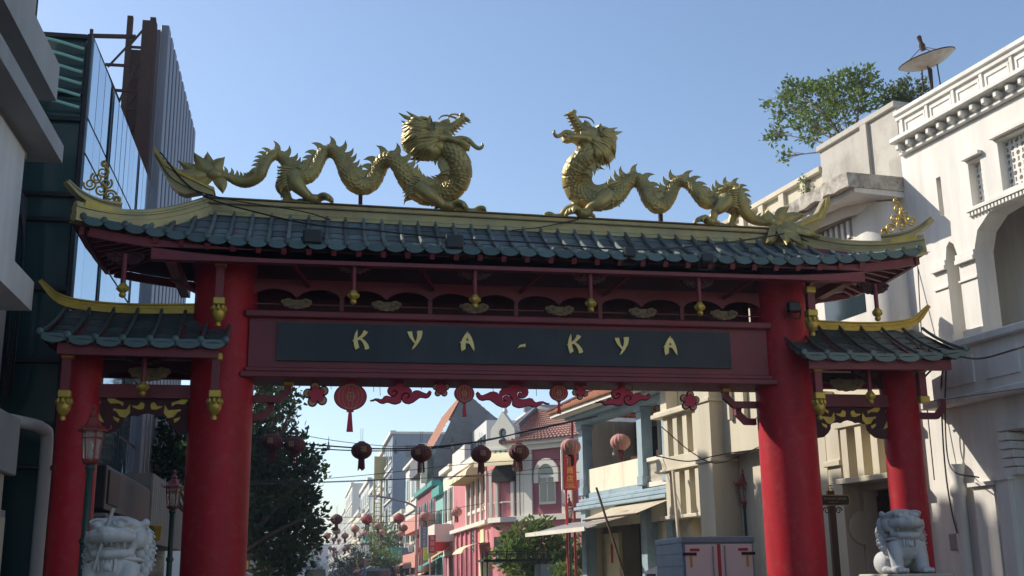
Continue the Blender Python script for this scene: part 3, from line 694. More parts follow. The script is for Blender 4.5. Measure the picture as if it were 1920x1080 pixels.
def foot(parent, ank, toes_dir, s, size, name='leg', thigh=None):
    """leg: thigh and shin points, then a palm with four hooked toes"""
    mm = MB()
    mm.tube(cr(thigh, 4), [r_*1.25 for r_ in cr1(s, 4)], 12); size *= 1.45
    a = Vector(ank); d = Vector(toes_dir).normalized(); sd_ = Vector((0, 1, 0))
    mm.ell(a+d*size*.25, (size*.62, size*.55, size*.42), 12, 8)
    for k, sp in enumerate((-.75, -.25, .25, .75)):
        dd = (d+sd_*sp*.8).normalized(); b = a+d*size*.35
        pts = cr([b, b+dd*size*.75+Vector((0, 0, size*.22)), b+dd*size*1.25+Vector((0, 0, size*.02)), b+dd*size*1.42+Vector((0, 0, -size*.38))], 4)
        mm.tube(pts, cr1([size*.30, size*.24, size*.18, size*.06], 4), 8)
    mm.tube(cr([a, a-d*size*.7+Vector((0, 0, size*.05)), a-d*size*1.0+Vector((0, 0, -size*.3))], 3), cr1([size*.25, size*.18, size*.04], 3), 8)
    return voxel(mm, name, 'brass', .013, parent, 1)
def dragon(label, P, RADS, sgn, headM, legs, tail, posts, tufts, fin_scale=1.0):
    base = P[0].copy(); o = thing('dragon_statue', label, 'dragon statue', (0, GY, 0), group='gilded dragons on the gate roof')
    L = lambda p: Vector((p.x, p.y-GY, p.z))
    n = 10; path = [L(p) for p in cr(P, n)]; rad = cr1(RADS, n)
    # even spacing
    acc = [0]
    for i in range(1, len(path)): acc.append(acc[-1]+(path[i]-path[i-1]).length)
    tot = acc[-1]; N = int(tot/.008); pa, ra = [], []; j = 0
    for i in range(N+1):
        s_ = tot*i/N
        while j < len(acc)-2 and acc[j+1] < s_: j += 1
        t = (s_-acc[j])/max(1e-9, acc[j+1]-acc[j]); pa.append(path[j].lerp(path[j+1], t)); ra.append((rad[j]*(1-t)+rad[j+1]*t))
    NA = 56; U0 = [0]
    for i in range(1, N+1): U0.append(U0[-1]+tot/N/(.44*max(ra[i], .06)))   # rows grow with girth
    def relief(i, k):
        th = 2*math.pi*k/NA; a = abs((th+math.pi) % (2*math.pi)-math.pi)   # 0 = back
        if a > 2.25:
            f = (U0[i]*.45) % 1; return 1+.07*(1-f)-.04*(f > .88)
        row = math.floor(U0[i]); fv = (th/(2*math.pi)*14+.5*(row % 2)) % 1; e = abs(fv-.5)*2
        f = (U0[i]+.0*e) % 1; edge = 1-.75*e*e
        return 1+(.17*(f/edge) if f < edge else .0)+.03*(1-e)
    body = MB().tube(pa, ra, NA, up=(0, sgn, 0), fn=relief).build('body', 'brass', o, smooth=70)
    # fins along the back
    s_ = .10; i = 0
    while True:
        i = int(s_/tot*N)
        if i >= N-4: break
        t = (pa[min(i+3, N)]-pa[max(0, i-3)]).normalized(); a = t.cross(Vector((0, sgn, 0))).normalized()
        sz = (.125+.62*max(0, ra[i]-.05))*fin_scale*(.8 if ra[i] < .08 else 1); c = pa[i]+a*ra[i]*.98
        b = Vector((0, 1, 0))
        f = bpy.data.objects.new('dorsal_fin', FIN); COL.objects.link(f); f.parent = o
        f.matrix_local = Matrix(((t.x*sz, b.x*sz*.5, a.x*sz, c.x), (t.y*sz, b.y*sz*.5, a.y*sz, c.y), (t.z*sz, b.z*sz*.5, a.z*sz, c.z), (0, 0, 0, 1)))
        s_ += sz*.66
    dragon_head(o, headM, sgn)
    for lg in legs: foot(o, *lg)
    # tail tuft of leaf-shaped lobes
    tb, lobes = tail; tb = L(tb)
    mm = MB().ell(tb, (.13, .09, .085), 14, 10); mm.build('tail_knob', 'brass', o, smooth=60)
    for q, yo in lobes:
        q = L(q); v = q-tb; ln = v.length; v.normalize(); sd_ = v.cross(Vector((0, 1, 0))).normalized(); mm = MB(); rows = []
        for k in range(9):
            t = k/8; w_ = .092*math.sin(math.pi*min(1, .14+.86*t))+.003; c = tb+v*ln*1.28*t+sd_*(.06*math.sin(t*2.4))+Vector((0, yo*math.sin(t*1.6), 0))
            for u_, h_ in ((-1, 0), (-.5, .018), (0, .034), (.5, .018), (1, 0)): rows.append(c+sd_*u_*w_-Vector((0, h_, 0)))
            for u_, h_ in ((1, 0), (.5, .012), (0, .02), (-.5, .012), (-1, 0)): rows.append(c+sd_*u_*w_*.98+Vector((0, h_+.006, 0)))
        fs = [(k*10+m_, k*10+(m_+1) % 10, k*10+10+(m_+1) % 10, k*10+10+m_) for k in range(8) for m_ in range(10)]+[tuple(range(10)), tuple(80+m_ for m_ in range(10))]
        mm.add(rows, fs).build('tail_lobe', 'brass', o, smooth=50)
    for p, z0 in posts:
        p = L(p); MB().box((p.x-.03, -.03, z0), (p.x+.03, .03, p.z)).build('support_post', 'rust', o)
    for c, dr, n_ in tufts:
        c = L(c)
        for k in range(n_):
            v = (k/(n_-1)-.5); d = Vector(dr).normalized(); sd_ = d.cross(Vector((0, 1, 0)))
            for y in (-1, 1):
                b = c+sd_*v*.24+Vector((0, y*.13, 0))
                pts = cr([b-d*.06, b+d*.05+sd_*v*.04+Vector((0, y*.02, 0)), b+d*.12+sd_*(v*.10+.02), b+d*(.19-.12*abs(v))+sd_*(v*.2+.035)], 4)
                MB().tube(pts, cr1([.014, .021, .016, .002], 4), 6).build('flame_tuft', 'brass', o, smooth=60)
    return o
px1 = lambda pts: [onY(x, y, GY+d_) for x, y, d_ in pts]
ridge_top = lambda X: zr(X-GX)+.185
wob = lambda pts: px1([(x, y, .10*math.sin(i*.9)) for i, (x, y) in enumerate(pts)])
mpx = .0079
LP = [(402,326),(427,332),(443,340),(459,344),(475,340),(489,329),(495,313),(503,298),(517,290),(532,299),(543,316),(557,331),(573,334),(587,324),(596,306),(605,290),(619,284),(633,290),(643,308),(651,329),(665,346),(683,350),(699,341),(709,322),(719,304),(735,299),(748,312),(759,333),(773,352),(794,366),(822,367),(847,357),(862,338),(865,315),(856,294),(838,278),(818,266)]
LRD = [7,8,9,9.5,9.5,10,10.5,11,11.5,12,13,14,14,13.5,13.5,13.5,14,14.5,15,16,17.5,18,17.5,17,17,17,17,18,19,21,22,22.5,23,23,23,22,20]
HL = Matrix.Translation(Vector((onY(803, 249.6, GY).x, -.02, onY(803, 249.6, GY).z))) @ Matrix.Rotation(R(-12), 4, 'Z')
Q = lambda x, y, yl: (lambda p: Vector((p.x, yl, p.z)))(onY(x, y, GY+yl))
rz_ = lambda x: zr(x-GX)+.185
def stand(p, s=.07): p = Vector(p); p.z = rz_(p.x)+s; return p
legsL = [
 (stand(Q(585, 372, -.10)), (.95, -.35, 0), [.10, .10, .075, .06, .055], .125, 'leg', [Q(548, 328, -.08), Q(556, 345, -.13), Q(566, 357, -.14), Q(576, 366, -.12), stand(Q(585, 372, -.10), .07)]),
 (stand(Q(543, 375, .12)), (.9, .3, 0), [.09, .08, .06, .05], .115, 'leg', [Q(535, 335, .08), Q(528, 350, .12), Q(536, 364, .13), stand(Q(543, 372, .12), .06)]),
 (stand(Q(836, 386, -.12)), (.95, -.35, 0), [.11, .10, .075, .062, .055], .13, 'leg', [Q(786, 352, -.10), Q(800, 362, -.17), Q(815, 372, -.18), Q(827, 382, -.15), stand(Q(836, 385, -.12), .06)]),
 (stand(Q(878, 392, .14)), (.9, .2, .25), [.10, .08, .06, .05], .115, 'leg', [Q(835, 370, .10), Q(850, 380, .16), Q(866, 388, .16), stand(Q(878, 390, .14), .07)])]
zA = lambda x, y: onY(280+x/4.908, 200+y/4.908, GY)
tailL = (zA(600, 625), [(zA(265, 585), -.02), (zA(345, 505), .03), (zA(470, 462), -.04), (zA(568, 452), .04), (zA(690, 512), 0), (zA(390, 675), .02), (zA(640, 770), -.03)])
dragon('gilded dragon statue on the left half of the ridge, facing right', wob(LP), [r*mpx*.88 for r in LRD], 1, HL, legsL, tailL,
       [(onY(676, 364, GY), rz_(onY(676, 364, GY).x)-.02)], [(onY(540, 336, GY), (-1, 0, -.15), 8), (onY(778, 352, GY), (-1, 0, .1), 8)])
RP = [(1457,420),(1436,418),(1422,416),(1406,410),(1394,398),(1389,381),(1386,364),(1377,352),(1363,353),(1352,365),(1340,379),(1324,381),(1312,371),(1302,357),(1291,345),(1276,340),(1264,350),(1256,369),(1244,385),(1230,387),(1217,375),(1210,358),(1201,343),(1187,337),(1173,346),(1163,361),(1148,374),(1126,379),(1103,376),(1084,364),(1074,346),(1073,326),(1081,308),(1096,292),(1110,280)]
RRD = [7,8,9,9.5,10,10.5,11,11,11.5,12,13,13.5,13,13,13,13.5,14,14.5,15.5,16,16,16,16,16.5,17,17.5,18.5,20,21.5,22.5,23,23,22.5,21.5,19]
hr = onY(1114, 262, GY)
HR = Matrix.Translation(Vector((hr.x, -.03, hr.z))) @ Matrix.Rotation(R(26), 4, 'Z') @ Matrix.Rotation(R(8), 4, 'Y') @ Matrix.Diagonal((-1, 1, 1, 1))
HR = Matrix.Translation(Vector((hr.x, -.03, hr.z))) @ Matrix.Rotation(R(28), 4, 'Z') @ Matrix.Diagonal((-.97, .97, .97, 1)) @ Matrix.Rotation(R(-10), 4, 'Y')
legsR = [
 (stand(Q(1335, 404, -.10)), (-.95, -.35, 0), [.10, .095, .07, .055, .05], .12, 'leg', [Q(1362, 372, -.08), Q(1356, 384, -.13), Q(1346, 393, -.14), Q(1340, 399, -.12), stand(Q(1335, 404, -.10), .06)]),
 (stand(Q(1368, 416, .12)), (-.9, .3, 0), [.09, .075, .055, .05], .11, 'leg', [Q(1375, 375, .08), Q(1380, 395, .12), Q(1374, 408, .13), stand(Q(1368, 414, .12), .06)]),
 (stand(Q(1098, 392, -.13)), (-.95, -.35, .05), [.11, .10, .075, .06, .055], .13, 'leg', [Q(1140, 366, -.10), Q(1130, 376, -.17), Q(1118, 384, -.18), Q(1108, 389, -.16), stand(Q(1098, 391, -.13), .07)]),
 (stand(Q(1050, 400, .14)), (-.95, .2, .1), [.09, .075, .06, .05], .115, 'leg', [Q(1090, 378, .10), Q(1076, 390, .15), Q(1062, 396, .15), stand(Q(1050, 399, .14), .06)])]
z4 = lambda x, y: onY(960+x/3.2, 180+y/3.2, GY)
z4b = lambda x, y: onY(960+x/3.2, 180+y/3.2, GY-.3)
tailR = (z4(1585, 768), [(z4(1555, 690), .03), (z4(1650, 695), -.03), (z4(1735, 735), .03), (z4b(1775, 845), -.05), (z4b(1690, 872), -.04), (z4b(1615, 868), -.06), (z4b(1525, 852), -.03)])
dragon('gilded dragon statue on the right half of the ridge, facing left', wob(RP), [r*mpx*.88 for r in RRD], -1, HR, legsR, tailR,
       [(onY(1238, 398, GY), rz_(onY(1238, 398, GY).x)-.02)], [(onY(1366, 376, GY), (1, 0, -.1), 8), (onY(1148, 364, GY), (1, 0, .1), 8)])
# ================================================================== right side of the street
RA = R(9.4); RO = Vector((10.05, 18, 0)); RU = Vector((-math.sin(RA), math.cos(RA), 0)); RN = Vector((-math.cos(RA), -math.sin(RA), 0))
RZ_ = R(99.4)
def rf(px, py, off=0): p = onP(px, py, RO+RN*off, RN)-RO; return Vector((p.dot(RU), off, p.z))
def rw(u, off, z): return RO+RU*u+RN*off+Vector((0, 0, z))
def rect(u0, u1, z0, z1): return [(u0, z0), (u1, z0), (u1, z1), (u0, z1)]
def leaf_cloud(n, blobs, size, seed, flat=.0):
    """leaves gathered in sprays inside the given crown lobes"""
    rn = random.Random(seed); mm = MB(); tot = sum(b[3]**2 for b in blobs)
    for bx_, by_, bz_, br_, *sq in blobs:
        sqz = sq[0] if sq else .85
        ns = max(3, int(n*br_*br_/tot/9))
        for _ in range(ns):
            a = rn.uniform(0, 2*math.pi); h = rn.uniform(-1, 1); r = br_*(rn.random()**.38)*(1+.18*rn.uniform(-1, 1)); q = math.sqrt(1-h*h)
            c = Vector((bx_+r*q*math.cos(a), by_+r*q*math.sin(a), bz_+r*h*sqz)); od = (c-Vector((bx_, by_, bz_-br_*.3))).normalized()
            for k in range(9):
                d = (od+Vector((rn.uniform(-1, 1), rn.uniform(-1, 1), rn.uniform(-.8, .6)))*.9).normalized(); s = size*rn.uniform(.65, 1.25)
                b = c+Vector((rn.uniform(-1, 1), rn.uniform(-1, 1), rn.uniform(-1, 1)))*size*1.1
                w_ = d.cross(Vector((rn.uniform(-1, 1), rn.uniform(-1, 1), rn.uniform(-1, 1)))).normalized()*s*.30
                nrm = d.cross(w_).normalized()*s*.10
                mm.add([b, b+d*s*.5+w_+nrm, b+d*s, b+d*s*.5-w_+nrm], [(0, 1, 2), (0, 2, 3)])
    return mm
def tree(name, label, base, blobs, leafm, size, n, r0, seed=1, trunk_top=None, cat='tree', group=None, twigs=5):
    o = thing(name, label, cat, base, group=group); rn = random.Random(seed); B = Vector(base); L = lambda p: Vector(p)-B
    tt = L(trunk_top) if trunk_top else Vector((0, 0, min(b[2] for b in blobs)-B.z))
    tm = MB(); mid = tt*.5+Vector((rn.uniform(-.1, .1), rn.uniform(-.1, .1), 0))*tt.length
    tm.tube(cr([(0, 0, -.05), mid*.5, mid, tt], 4), cr1([r0*1.25, r0, r0*.85, r0*.7], 4), 9).build('trunk', 'bark', o, smooth=60)
    lm = MB()
    for b in blobs:
        c = L(b[:3]); m_ = tt.lerp(c, .5)+Vector((rn.uniform(-1, 1), rn.uniform(-1, 1), rn.uniform(-.2, .6)))*b[3]*.2
        lm.tube(cr([tt*.92, m_, c], 4), cr1([r0*.5, r0*.32, r0*.15], 4), 6)
        for _ in range(twigs):
            a = rn.uniform(0, 6.28); e = c+Vector((math.cos(a), math.sin(a), rn.uniform(-.5, .8)))*b[3]*rn.uniform(.6, .95); s_ = m_.lerp(c, rn.uniform(.3, 1))
            lm.tube(cr([s_, s_.lerp(e, .5)+Vector((0, 0, b[3]*.08)), e], 3), cr1([r0*.16, r0*.10, r0*.04], 3), 5)
    lm.build('branches', 'bark', o, smooth=60)
    cm = leaf_cloud(n, [(*L(b[:3]), *b[3:]) for b in blobs], size, seed); c = cm.build('crown', leafm, o); return o
def tile_roof(mm, a, b, c, d, nu, nv, th=.03):
    """tiles laid on the quad a-b (eave) to d-c (ridge), each one tilted and lapping the next"""
    a, b, c, d = map(Vector, (a, b, c, d)); n = (b-a).cross(d-a).normalized(); n = n if n.z > 0 else -n
    for j in range(nv):
        for i in range(nu):
            P = lambda u, v: (a.lerp(b, u)).lerp(d.lerp(c, u), v)
            u0, u1, v0, v1 = i/nu, (i+1)/nu, j/nv, min(1, (j+1.12)/nv); um = (u0+u1)/2
            mm.add([P(u0, v0)+n*th*.5, P(um, v0)+n*th*1.5, P(u1, v0)+n*th*.5, P(u1, v1)-n*th*.2, P(um, v1)+n*th*.5, P(u0, v1)-n*th*.2, P(u0, v0)-n*th*.5, P(u1, v0)-n*th*.5],
                   [(0, 1, 4, 5), (1, 2, 3, 4), (6, 7, 2, 1, 0)])
    return mm

# ------------------------------------------------ white colonial building
W = thing('colonial_building', 'white colonial building with arched loggia and corbelled cornice at the right edge', 'building', RO, RZ_)
holes = [rect(-2.36, -2.08, 7.26, 8.0), rect(-3.9, -2.76, 7.30, 8.12), rect(-1.42, -1.31, 7.32, 8.0),
         [(-2.0, 5.0), (-2.0, 6.55), (-2.12, 6.85), (-2.4, 7.05), (-2.75, 7.10), (-4.3, 7.10), (-4.65, 7.05), (-4.9, 6.85), (-5.0, 6.55), (-5.0, 5.0)],
         [(-1.62, 4.95), (-1.62, 6.55), (-1.55, 6.78), (-1.46, 6.85), (-1.38, 6.78), (-1.33, 6.55), (-1.33, 4.95)],
         rect(-4.9, -2.26, .05, 3.62), rect(-6.6, -6.3, 7.26, 8.0), rect(-8.4, -7.2, 7.3, 8.12), [(-6.2, 5.0), (-6.2, 6.6), (-6.7, 7.08), (-9, 7.08), (-9.4, 6.6), (-9.4, 5.0)], rect(-9.4, -6.4, .05, 3.62)]
MB().poly(rect(-14, -.16, 0, 8.72), -.38, 0, holes).build('wall', 'plaster_white', W)
MB().box((-14, -9, 0), (-.2, -1.15, 8.7)).build('inner_wall', 'plaster_white', W)
MB().box((-14, -1.15, 4.1), (-.2, -.38, 4.3)).build('loggia_floor', 'concrete', W)
MB().box((-.5, -9, 0), (-.2, -.385, 8.71)).build('end_wall', 'plaster_white', W)
MB().box((-14, -9, 8.72), (-.2, -.3, 8.85)).build('roof_slab', 'concrete', W)
MB().box((-14, -.32, 8.72), (-.54, .015, 9.40)).build('parapet', 'plaster_white', W)
MB().box((-14, -.42, 9.40), (-.50, .10, 9.50), .02).build('coping', 'plaster_white', W)
MB().box((-14, 0.012, 9.33), (-.52, .06, 9.40)).build('coping_moulding', 'plaster_white', W)
for i in range(14):
    u = -.72-i*.66
    for z0, z1, a, b in ((9.22, 9.27, 0, .52), (9.02, 9.06, 0, .52)): MB().box((u-a, .012, z0), (u-b, .035, z1)).build('panel_moulding', 'plaster_white', W)
    for a in (.0, .49): MB().box((u-a, .0125, 9.0605), (u-a-.035, .034, 9.2195)).build('panel_moulding', 'plaster_white', W)
    MB().box((u+.11, .012, 8.97), (u+.05, .045, 9.33)).build('parapet_strip', 'plaster_white', W)
MB().box((-14, .002, 8.87), (-.50, .24, 8.965), .02).build('cornice', 'plaster_white', W)
MB().box((-14, .001, 8.66), (-.54, .08, 8.71), .01).build('cornice_moulding', 'plaster_white', W)
cb = MB().box((-.05, 0, -.055), (.05, .17, .055), .02).mesh('corbel', 'plaster_white')
for i in range(32): put(cb, 'corbel', W, (-.62-i*.265, .003, 8.79))
def lattice(u0, u1, z0, z1, nx, nz):
    dx, dz = (u1-u0)/nx, (z1-z0)/nz; hs = []
    for i in range(nx):
        for j in range(nz):
            cx, cz = u0+dx*(i+.5), z0+dz*(j+.5); r = .36*min(dx, dz)
            if (i+j) % 2: hs.append([(cx+1.15*r*math.cos(a*math.pi/3), cz+1.15*r*math.sin(a*math.pi/3)) for a in range(6)])
            else: hs.append([(cx-r*.5, cz-r), (cx+r*.5, cz-r), (cx+r*.5, cz+r), (cx-r*.5, cz+r)])
    MB().poly(rect(u0, u1, z0, z1), -.22, -.14, hs).build('lattice', 'plaster_white', W)
lattice(-2.36, -2.08, 7.26, 8.0, 3, 8); lattice(-3.9, -2.76, 7.30, 8.12, 11, 8)
for u0, u1, z in ((-2.42, -2.02, 8.04), (-4.0, -2.68, 8.16)): MB().box((u0, .002, z), (u1, .09, z+.06)).build('window_hood', 'plaster_white', W)
MB().box((-5.1, .002, 7.17), (-1.98, .07, 7.215)).build('arch_moulding', 'plaster_white', W)
dn = MB().box((-.02, 0, -.035), (.02, .05, .035)).mesh('dentil', 'plaster_white')
for i in range(40): put(dn, 'dentil', W, (-2.03-i*.075, .002, 7.13))
for u0, u1 in ((-2.0, -1.62), (-1.33, -1.02)):
    for z0, z1, o_ in ((6.40, 6.47, .07), (6.47, 6.56, .045), (6.1, 6.13, .03), (5.16, 5.3, .05)): MB().box((u0-.02, .002, z0), (u1+.02, o_, z1)).build('pier_moulding', 'plaster_white', W)
MB().box((-14, .002, 4.26), (-.95, .22, 5.0)).build('balcony_front', 'plaster_white', W)
MB().box((-14, .0, 5.0), (-.9, .32, 5.13), .02).build('balcony_rail', 'plaster_white', W)
MB().box((-14, .0, 4.14), (-.7, .30, 4.26), .02).build('balcony_ledge', 'plaster_white', W)
for i in range(8):
    u = -1.25-i*.95; MB().box((u, .221, 4.42), (u-.7, .245, 4.86)).build('balcony_panel', 'plaster_white', W)
for k in range(5): MB().box((-2.36-.02*(4-k), -.39, 2.96+.13*k), (-2.14, .06+.012*k, 3.075+.13*k), .01).build('impost_block', 'plaster_white', W)
MB().box((-4.9, .002, 3.63), (-2.1, .08, 3.74)).build('lintel', 'plaster_white', W)
MB().box((-2.24, .0, 0), (-1.98, .10, 2.9)).build('pilaster', 'plaster_white', W)
MB().box((-1.90, .0, 0), (-1.46, .07, 2.84)).build('pilaster', 'plaster_white', W)
for a, b, z in ((-2.28, -1.94, 2.90), (-1.96, -1.40, 2.845)): MB().box((a, .0, z), (b, .13, z+.06)).build('pilaster_cap', 'plaster_white', W)
MB().lathe([(.10, 0), (.10, 2.7), (.13, 2.75), (.13, 2.85), (.09, 2.95), (.14, 3.15), (.14, 3.22)], (-1.16, .10, 0), 14).build('half_column', 'plaster_white', W, smooth=40)
p0 = rf(1744, 1078, .06); p1 = rf(1691, 532, .06)
MB().tube([(p0.x, .09, 0), (p0.x, .09, 6.3)], .035, 8).build('drain_pipe', 'yellow_cloth', W, smooth=60)
jb = rf(1798, 1016, 0); MB().box((jb.x-.1, .0, jb.z-.13), (jb.x+.1, .11, jb.z+.13), .012).build('junction_box', 'grey_board', W)

# ------------------------------------------------ cream art deco building
C = thing('art_deco_building', 'cream concrete art deco building with vertical fins and crumbling canopy slab behind the right pillars', 'building', RO, RZ_)
MB().poly(rect(-.14, 8.7, 0, 8.75), -.4, -.02, [rect(.5, 1.45, .05, 3.0), rect(7.05, 8.35, 5.45, 6.4), rect(6.5, 8.5, .05, 2.4)]).build('wall', 'plaster_cream', C)
MB().box((-.14, -9, 0), (8.7, -1.0, 8.7)).build('inner_wall', 'grey_board', C)
MB().box((-.14, -9, 8.75), (8.7, -.02, 8.9)).build('roof_slab', 'concrete', C)
MB().box((-.50, -3.5, 8.3), (-.145, -.01, 9.66)).build('parapet_block', 'concrete', C)
MB().box((-.49, -.6, 8.3), (1.85, .0, 9.62)).build('parapet_block', 'concrete', C)
MB().box((-.52, -.64, 9.62), (1.9, .06, 9.74), .015).build('coping', 'concrete', C)
MB().box((.30, .0, 8.3), (.48, .07, 9.62)).build('parapet_pilaster', 'concrete', C)
MB().box((1.86, -.35, 8.9), (8.7, -.05, 9.22)).build('parapet', 'plaster_cream', C)
MB().box((1.86, -.45, 9.22), (8.75, .05, 9.34), .015).build('coping', 'plaster_cream', C)
for i in range(8): MB().box((2.4+i*.8, -.052, 8.9), (2.58+i*.8, .03, 9.22)).build('parapet_pilaster', 'plaster_cream', C)
for i in range(3): MB().box((1.9, -.5, 8.95+i*.22), (2.14, -.2, 9.06+i*.22)).build('brick', 'terracotta', C)
# crumbling slab: broken outer edge
rn = random.Random(5); edge = [(-.50+k*.14, 1.18+rn.uniform(-.035, .02)) for k in range(46)]
sl_ = MB(); n_ = len(edge)
for u, o_ in edge: sl_.v += [(u, o_, 8.28+rn.uniform(-.02, .01)), (u, o_-rn.uniform(0, .03), 8.03+rn.uniform(-.02, .03)), (u, -.03, 8.04), (u, -.03, 8.30)]
sl_.f += [(i*4+k, i*4+(k+1) % 4, i*4+4+(k+1) % 4, i*4+4+k) for i in range(n_-1) for k in range(4)]+[(0, 1, 2, 3), tuple((n_-1)*4+k for k in (3, 2, 1, 0))]
slab = sl_.build('canopy_slab', 'crumbled', C)
MB().box((-.47, .0, 7.93), (5.7, 1.02, 8.035)).build('canopy_soffit', 'plaster_white', C)
MB().tube([(-.12, .30, 7.9), (.3, .62, 7.9), (1.2, .72, 7.9), (5.7, .72, 7.9)], .14, 8, flat=.6).build('canopy_cove', 'plaster_white', C, smooth=60)
MB().box((.15, -.02, 5.6), (2.4, .5, 7.9)).build('bay', 'plaster_white', C)
MB().lathe([(.5, 5.6), (.5, 7.9)], (.15, .0, 0), 24).build('bay_corner', 'plaster_white', C, smooth=40)
for i in range(9):
    u = .45+i*.17; MB().box((u, .5, 7.42), (u+.07, .53, 7.74)).build('louvre', 'plaster_white', C)
MB().box((.38, .485, 7.38), (2.05, .502, 7.78)).build('louvre_recess', 'grey_board', C)
MB().box((.2, .49, 6.0), (1.4, .51, 6.7)).build('window', 'facade_glass', C)
# entrance behind the right bay of the gate
def fin(u0, u1, z0, z1, dep):
    MB().box((u0, -.01, z0), (u1, dep, z1)).build('fin', 'plaster_cream', C)
MB().box((1.55, -.01, 0), (1.95, .34, 4.42)).build('pilaster', 'plaster_cream', C)
MB().box((2.10, -.01, 0), (2.5, .25, 4.9)).build('pilaster', 'plaster_cream', C)
for z in (4.42, 3.45): MB().box((1.50, -.012, z), (2.0, .40, z+.1), .01).build('pilaster_cap', 'plaster_cream', C)
MB().box((-.1, .0, 4.10), (1.55, .42, 4.22), .01).build('ledge', 'plaster_cream', C)
MB().poly([(.25, 4.22), (1.45, 4.22), (1.42, 4.42), (1.3, 4.46), (1.2, 4.56), (1.05, 4.52), (.85, 4.62), (.65, 4.52), (.5, 4.56), (.4, 4.46), (.28, 4.42)], .05, .2).build('carved_crest', 'plaster_cream', C)
for u in (.05, .48, .91, 1.34): fin(u-.09, u+.09, 3.20, 4.10, .38)
MB().box((-.1, .0, 3.10), (1.55, .48, 3.20), .01).build('ledge', 'plaster_cream', C)
for i in range(12): MB().box((.55+i*.075, -.3, .1), (.57+i*.075, -.26, 2.9)).build('shutter_slat', 'brown_wood', C)
MB().box((.5, -.42, .05), (1.45, -.33, 3.0)).build('door', 'brown_wood', C)
def drum(u, z): MB().lathe([(.26, 0), (.30, .03), (.26, .06), (.30, .09), (.26, .12), (.30, .15), (.22, .20), (.1, .24)], n=18).xf(Matrix.Translation((u, .0, z)) @ Matrix.Rotation(R(90), 4, 'Y')).build('round_corbel', 'plaster_cream', C, smooth=40)
drum(1.48, 2.35); drum(6.35, 2.55); drum(7.55, 2.55)
nm = rf(1592, 1052, .0); MB().box((nm.x-.06, -.015, nm.z-.08), (nm.x+.06, .0, nm.z+.08)).build('notice', 'reflect_yellow', C)
# finned bay seen under the beam
for i in range(4):
    u = 6.72+i*.48; fin(u-.08, u+.13, 4.25, 5.20, .44); fin(u-.08, u+.13, 2.9, 3.9, .44)
MB().box((6.4, -.01, 5.20), (8.74, .55, 5.30), .01).build('ledge', 'plaster_cream', C)
MB().box((6.4, -.01, 5.30), (8.72, .48, 5.36), .01).build('ledge', 'plaster_cream', C)
MB().box((6.4, -.01, 3.90), (8.72, .46, 4.25), .01).build('band', 'plaster_cream', C)
MB().box((6.4, -.01, 3.92), (8.74, .50, 3.97), .005).build('band_moulding', 'plaster_cream', C)
MB().box((6.4, -.01, 2.82), (8.7, .46, 2.9), .01).build('band_moulding', 'plaster_cream', C)
MB().box((5.72, -.01, 0), (6.36, .62, 7.5)).build('pier', 'plaster_cream', C)
for z in (5.22, 3.92): MB().box((5.68, -.012, z), (6.40, .66, z+.08), .01).build('pier_band', 'plaster_cream', C)
MB().box((3.6, -.01, 4.06), (5.72, .30, 7.8)).build('bay', 'plaster_cream', C)
for u, z0, z1 in ((5.3, 4.75, 5.9), (4.7, 4.7, 5.9), (4.2, 4.65, 5.9)): MB().box((u-.06, .30, z0), (u+.06, .40, z1), .02).build('drop_moulding', 'plaster_cream', C)
for u in (7.1, 7.7, 8.3): MB().box((u-.03, -.25, 5.45), (u+.03, -.15, 6.4)).build('window_bar', 'white_trim', C)
MB().box((7.05, -.3, 5.45), (8.35, -.27, 6.4)).build('window_pane', 'facade_glass', C)
MB().box((6.9, -.01, 5.36), (7.05, .3, 6.6)).build('window_jamb', 'plaster_cream', C)
MB().box((8.36, -.01, 5.36), (8.68, .3, 6.6)).build('window_jamb', 'plaster_cream', C)
def pole_(a, b, r, m, name, label, cat='pole'): return tag(MB().tube([a, b], r, 7).build(name, m, None, smooth=60), label, cat)
pole_(rw(9.3, .95, 1.0), rw(10.4, 1.3, 3.7), .03, 'brown_wood', 'wooden_pole', 'dark wooden pole leaning against the blue house balcony')
pole_(rw(6.0, 1.3, .6), rw(7.4, .7, 3.86), .035, 'canvas', 'bamboo_pole', 'pale bamboo pole leaning on the finned cream building')

# ------------------------------------------------ blue timber shophouse
Bq = thing('blue_shophouse', 'two storey shophouse with pale blue timber balcony and orange tiled roof', 'building', RO, RZ_)
MB().box((8.75, -9, 0), (14.3, -1.6, 5.9)).build('inner_wall', 'grey_board', Bq)
MB().box((8.75, -1.6, 3.55), (14.3, -.02, 3.75)).build('balcony_floor', 'blue_wood', Bq)
MB().box((8.75, -1.6, 0), (8.95, -.05, 5.9)).build('party_wall', 'cream_board', Bq); MB().box((14.1, -9, 0), (14.3, -.05, 5.9)).build('party_wall', 'cream_board', Bq)
for u in (14.1, 10.25, 8.85):
    MB().box((u-.14, -.16, 3.75), (u+.14, .14, 5.62)).build('post', 'blue_wood', Bq)
    MB().box((u-.19, -.2, 5.62), (u+.19, .19, 5.75), .01).build('post_capital', 'blue_wood', Bq)
    MB().box((u-.17, -.18, 3.76), (u+.17, .17, 4.0), .01).build('post_base', 'blue_wood', Bq)
    MB().box((u-.16, -.2, 0), (u+.16, .12, 3.45)).build('ground_post', 'blue_wood', Bq)
MB().box((8.7, -.2, 5.75), (14.4, .16, 6.0)).build('eave_beam', 'blue_wood', Bq)
MB().box((8.7, .16, 5.92), (14.5, .45, 6.02)).build('eave_moulding', 'blue_wood', Bq)
MB().box((8.7, .45, 6.0), (14.75, .72, 6.1)).build('eave_soffit', 'white_trim', Bq)
MB().box((8.7, .72, 6.02), (14.8, .78, 6.2)).build('gutter_board', 'white_trim', Bq)
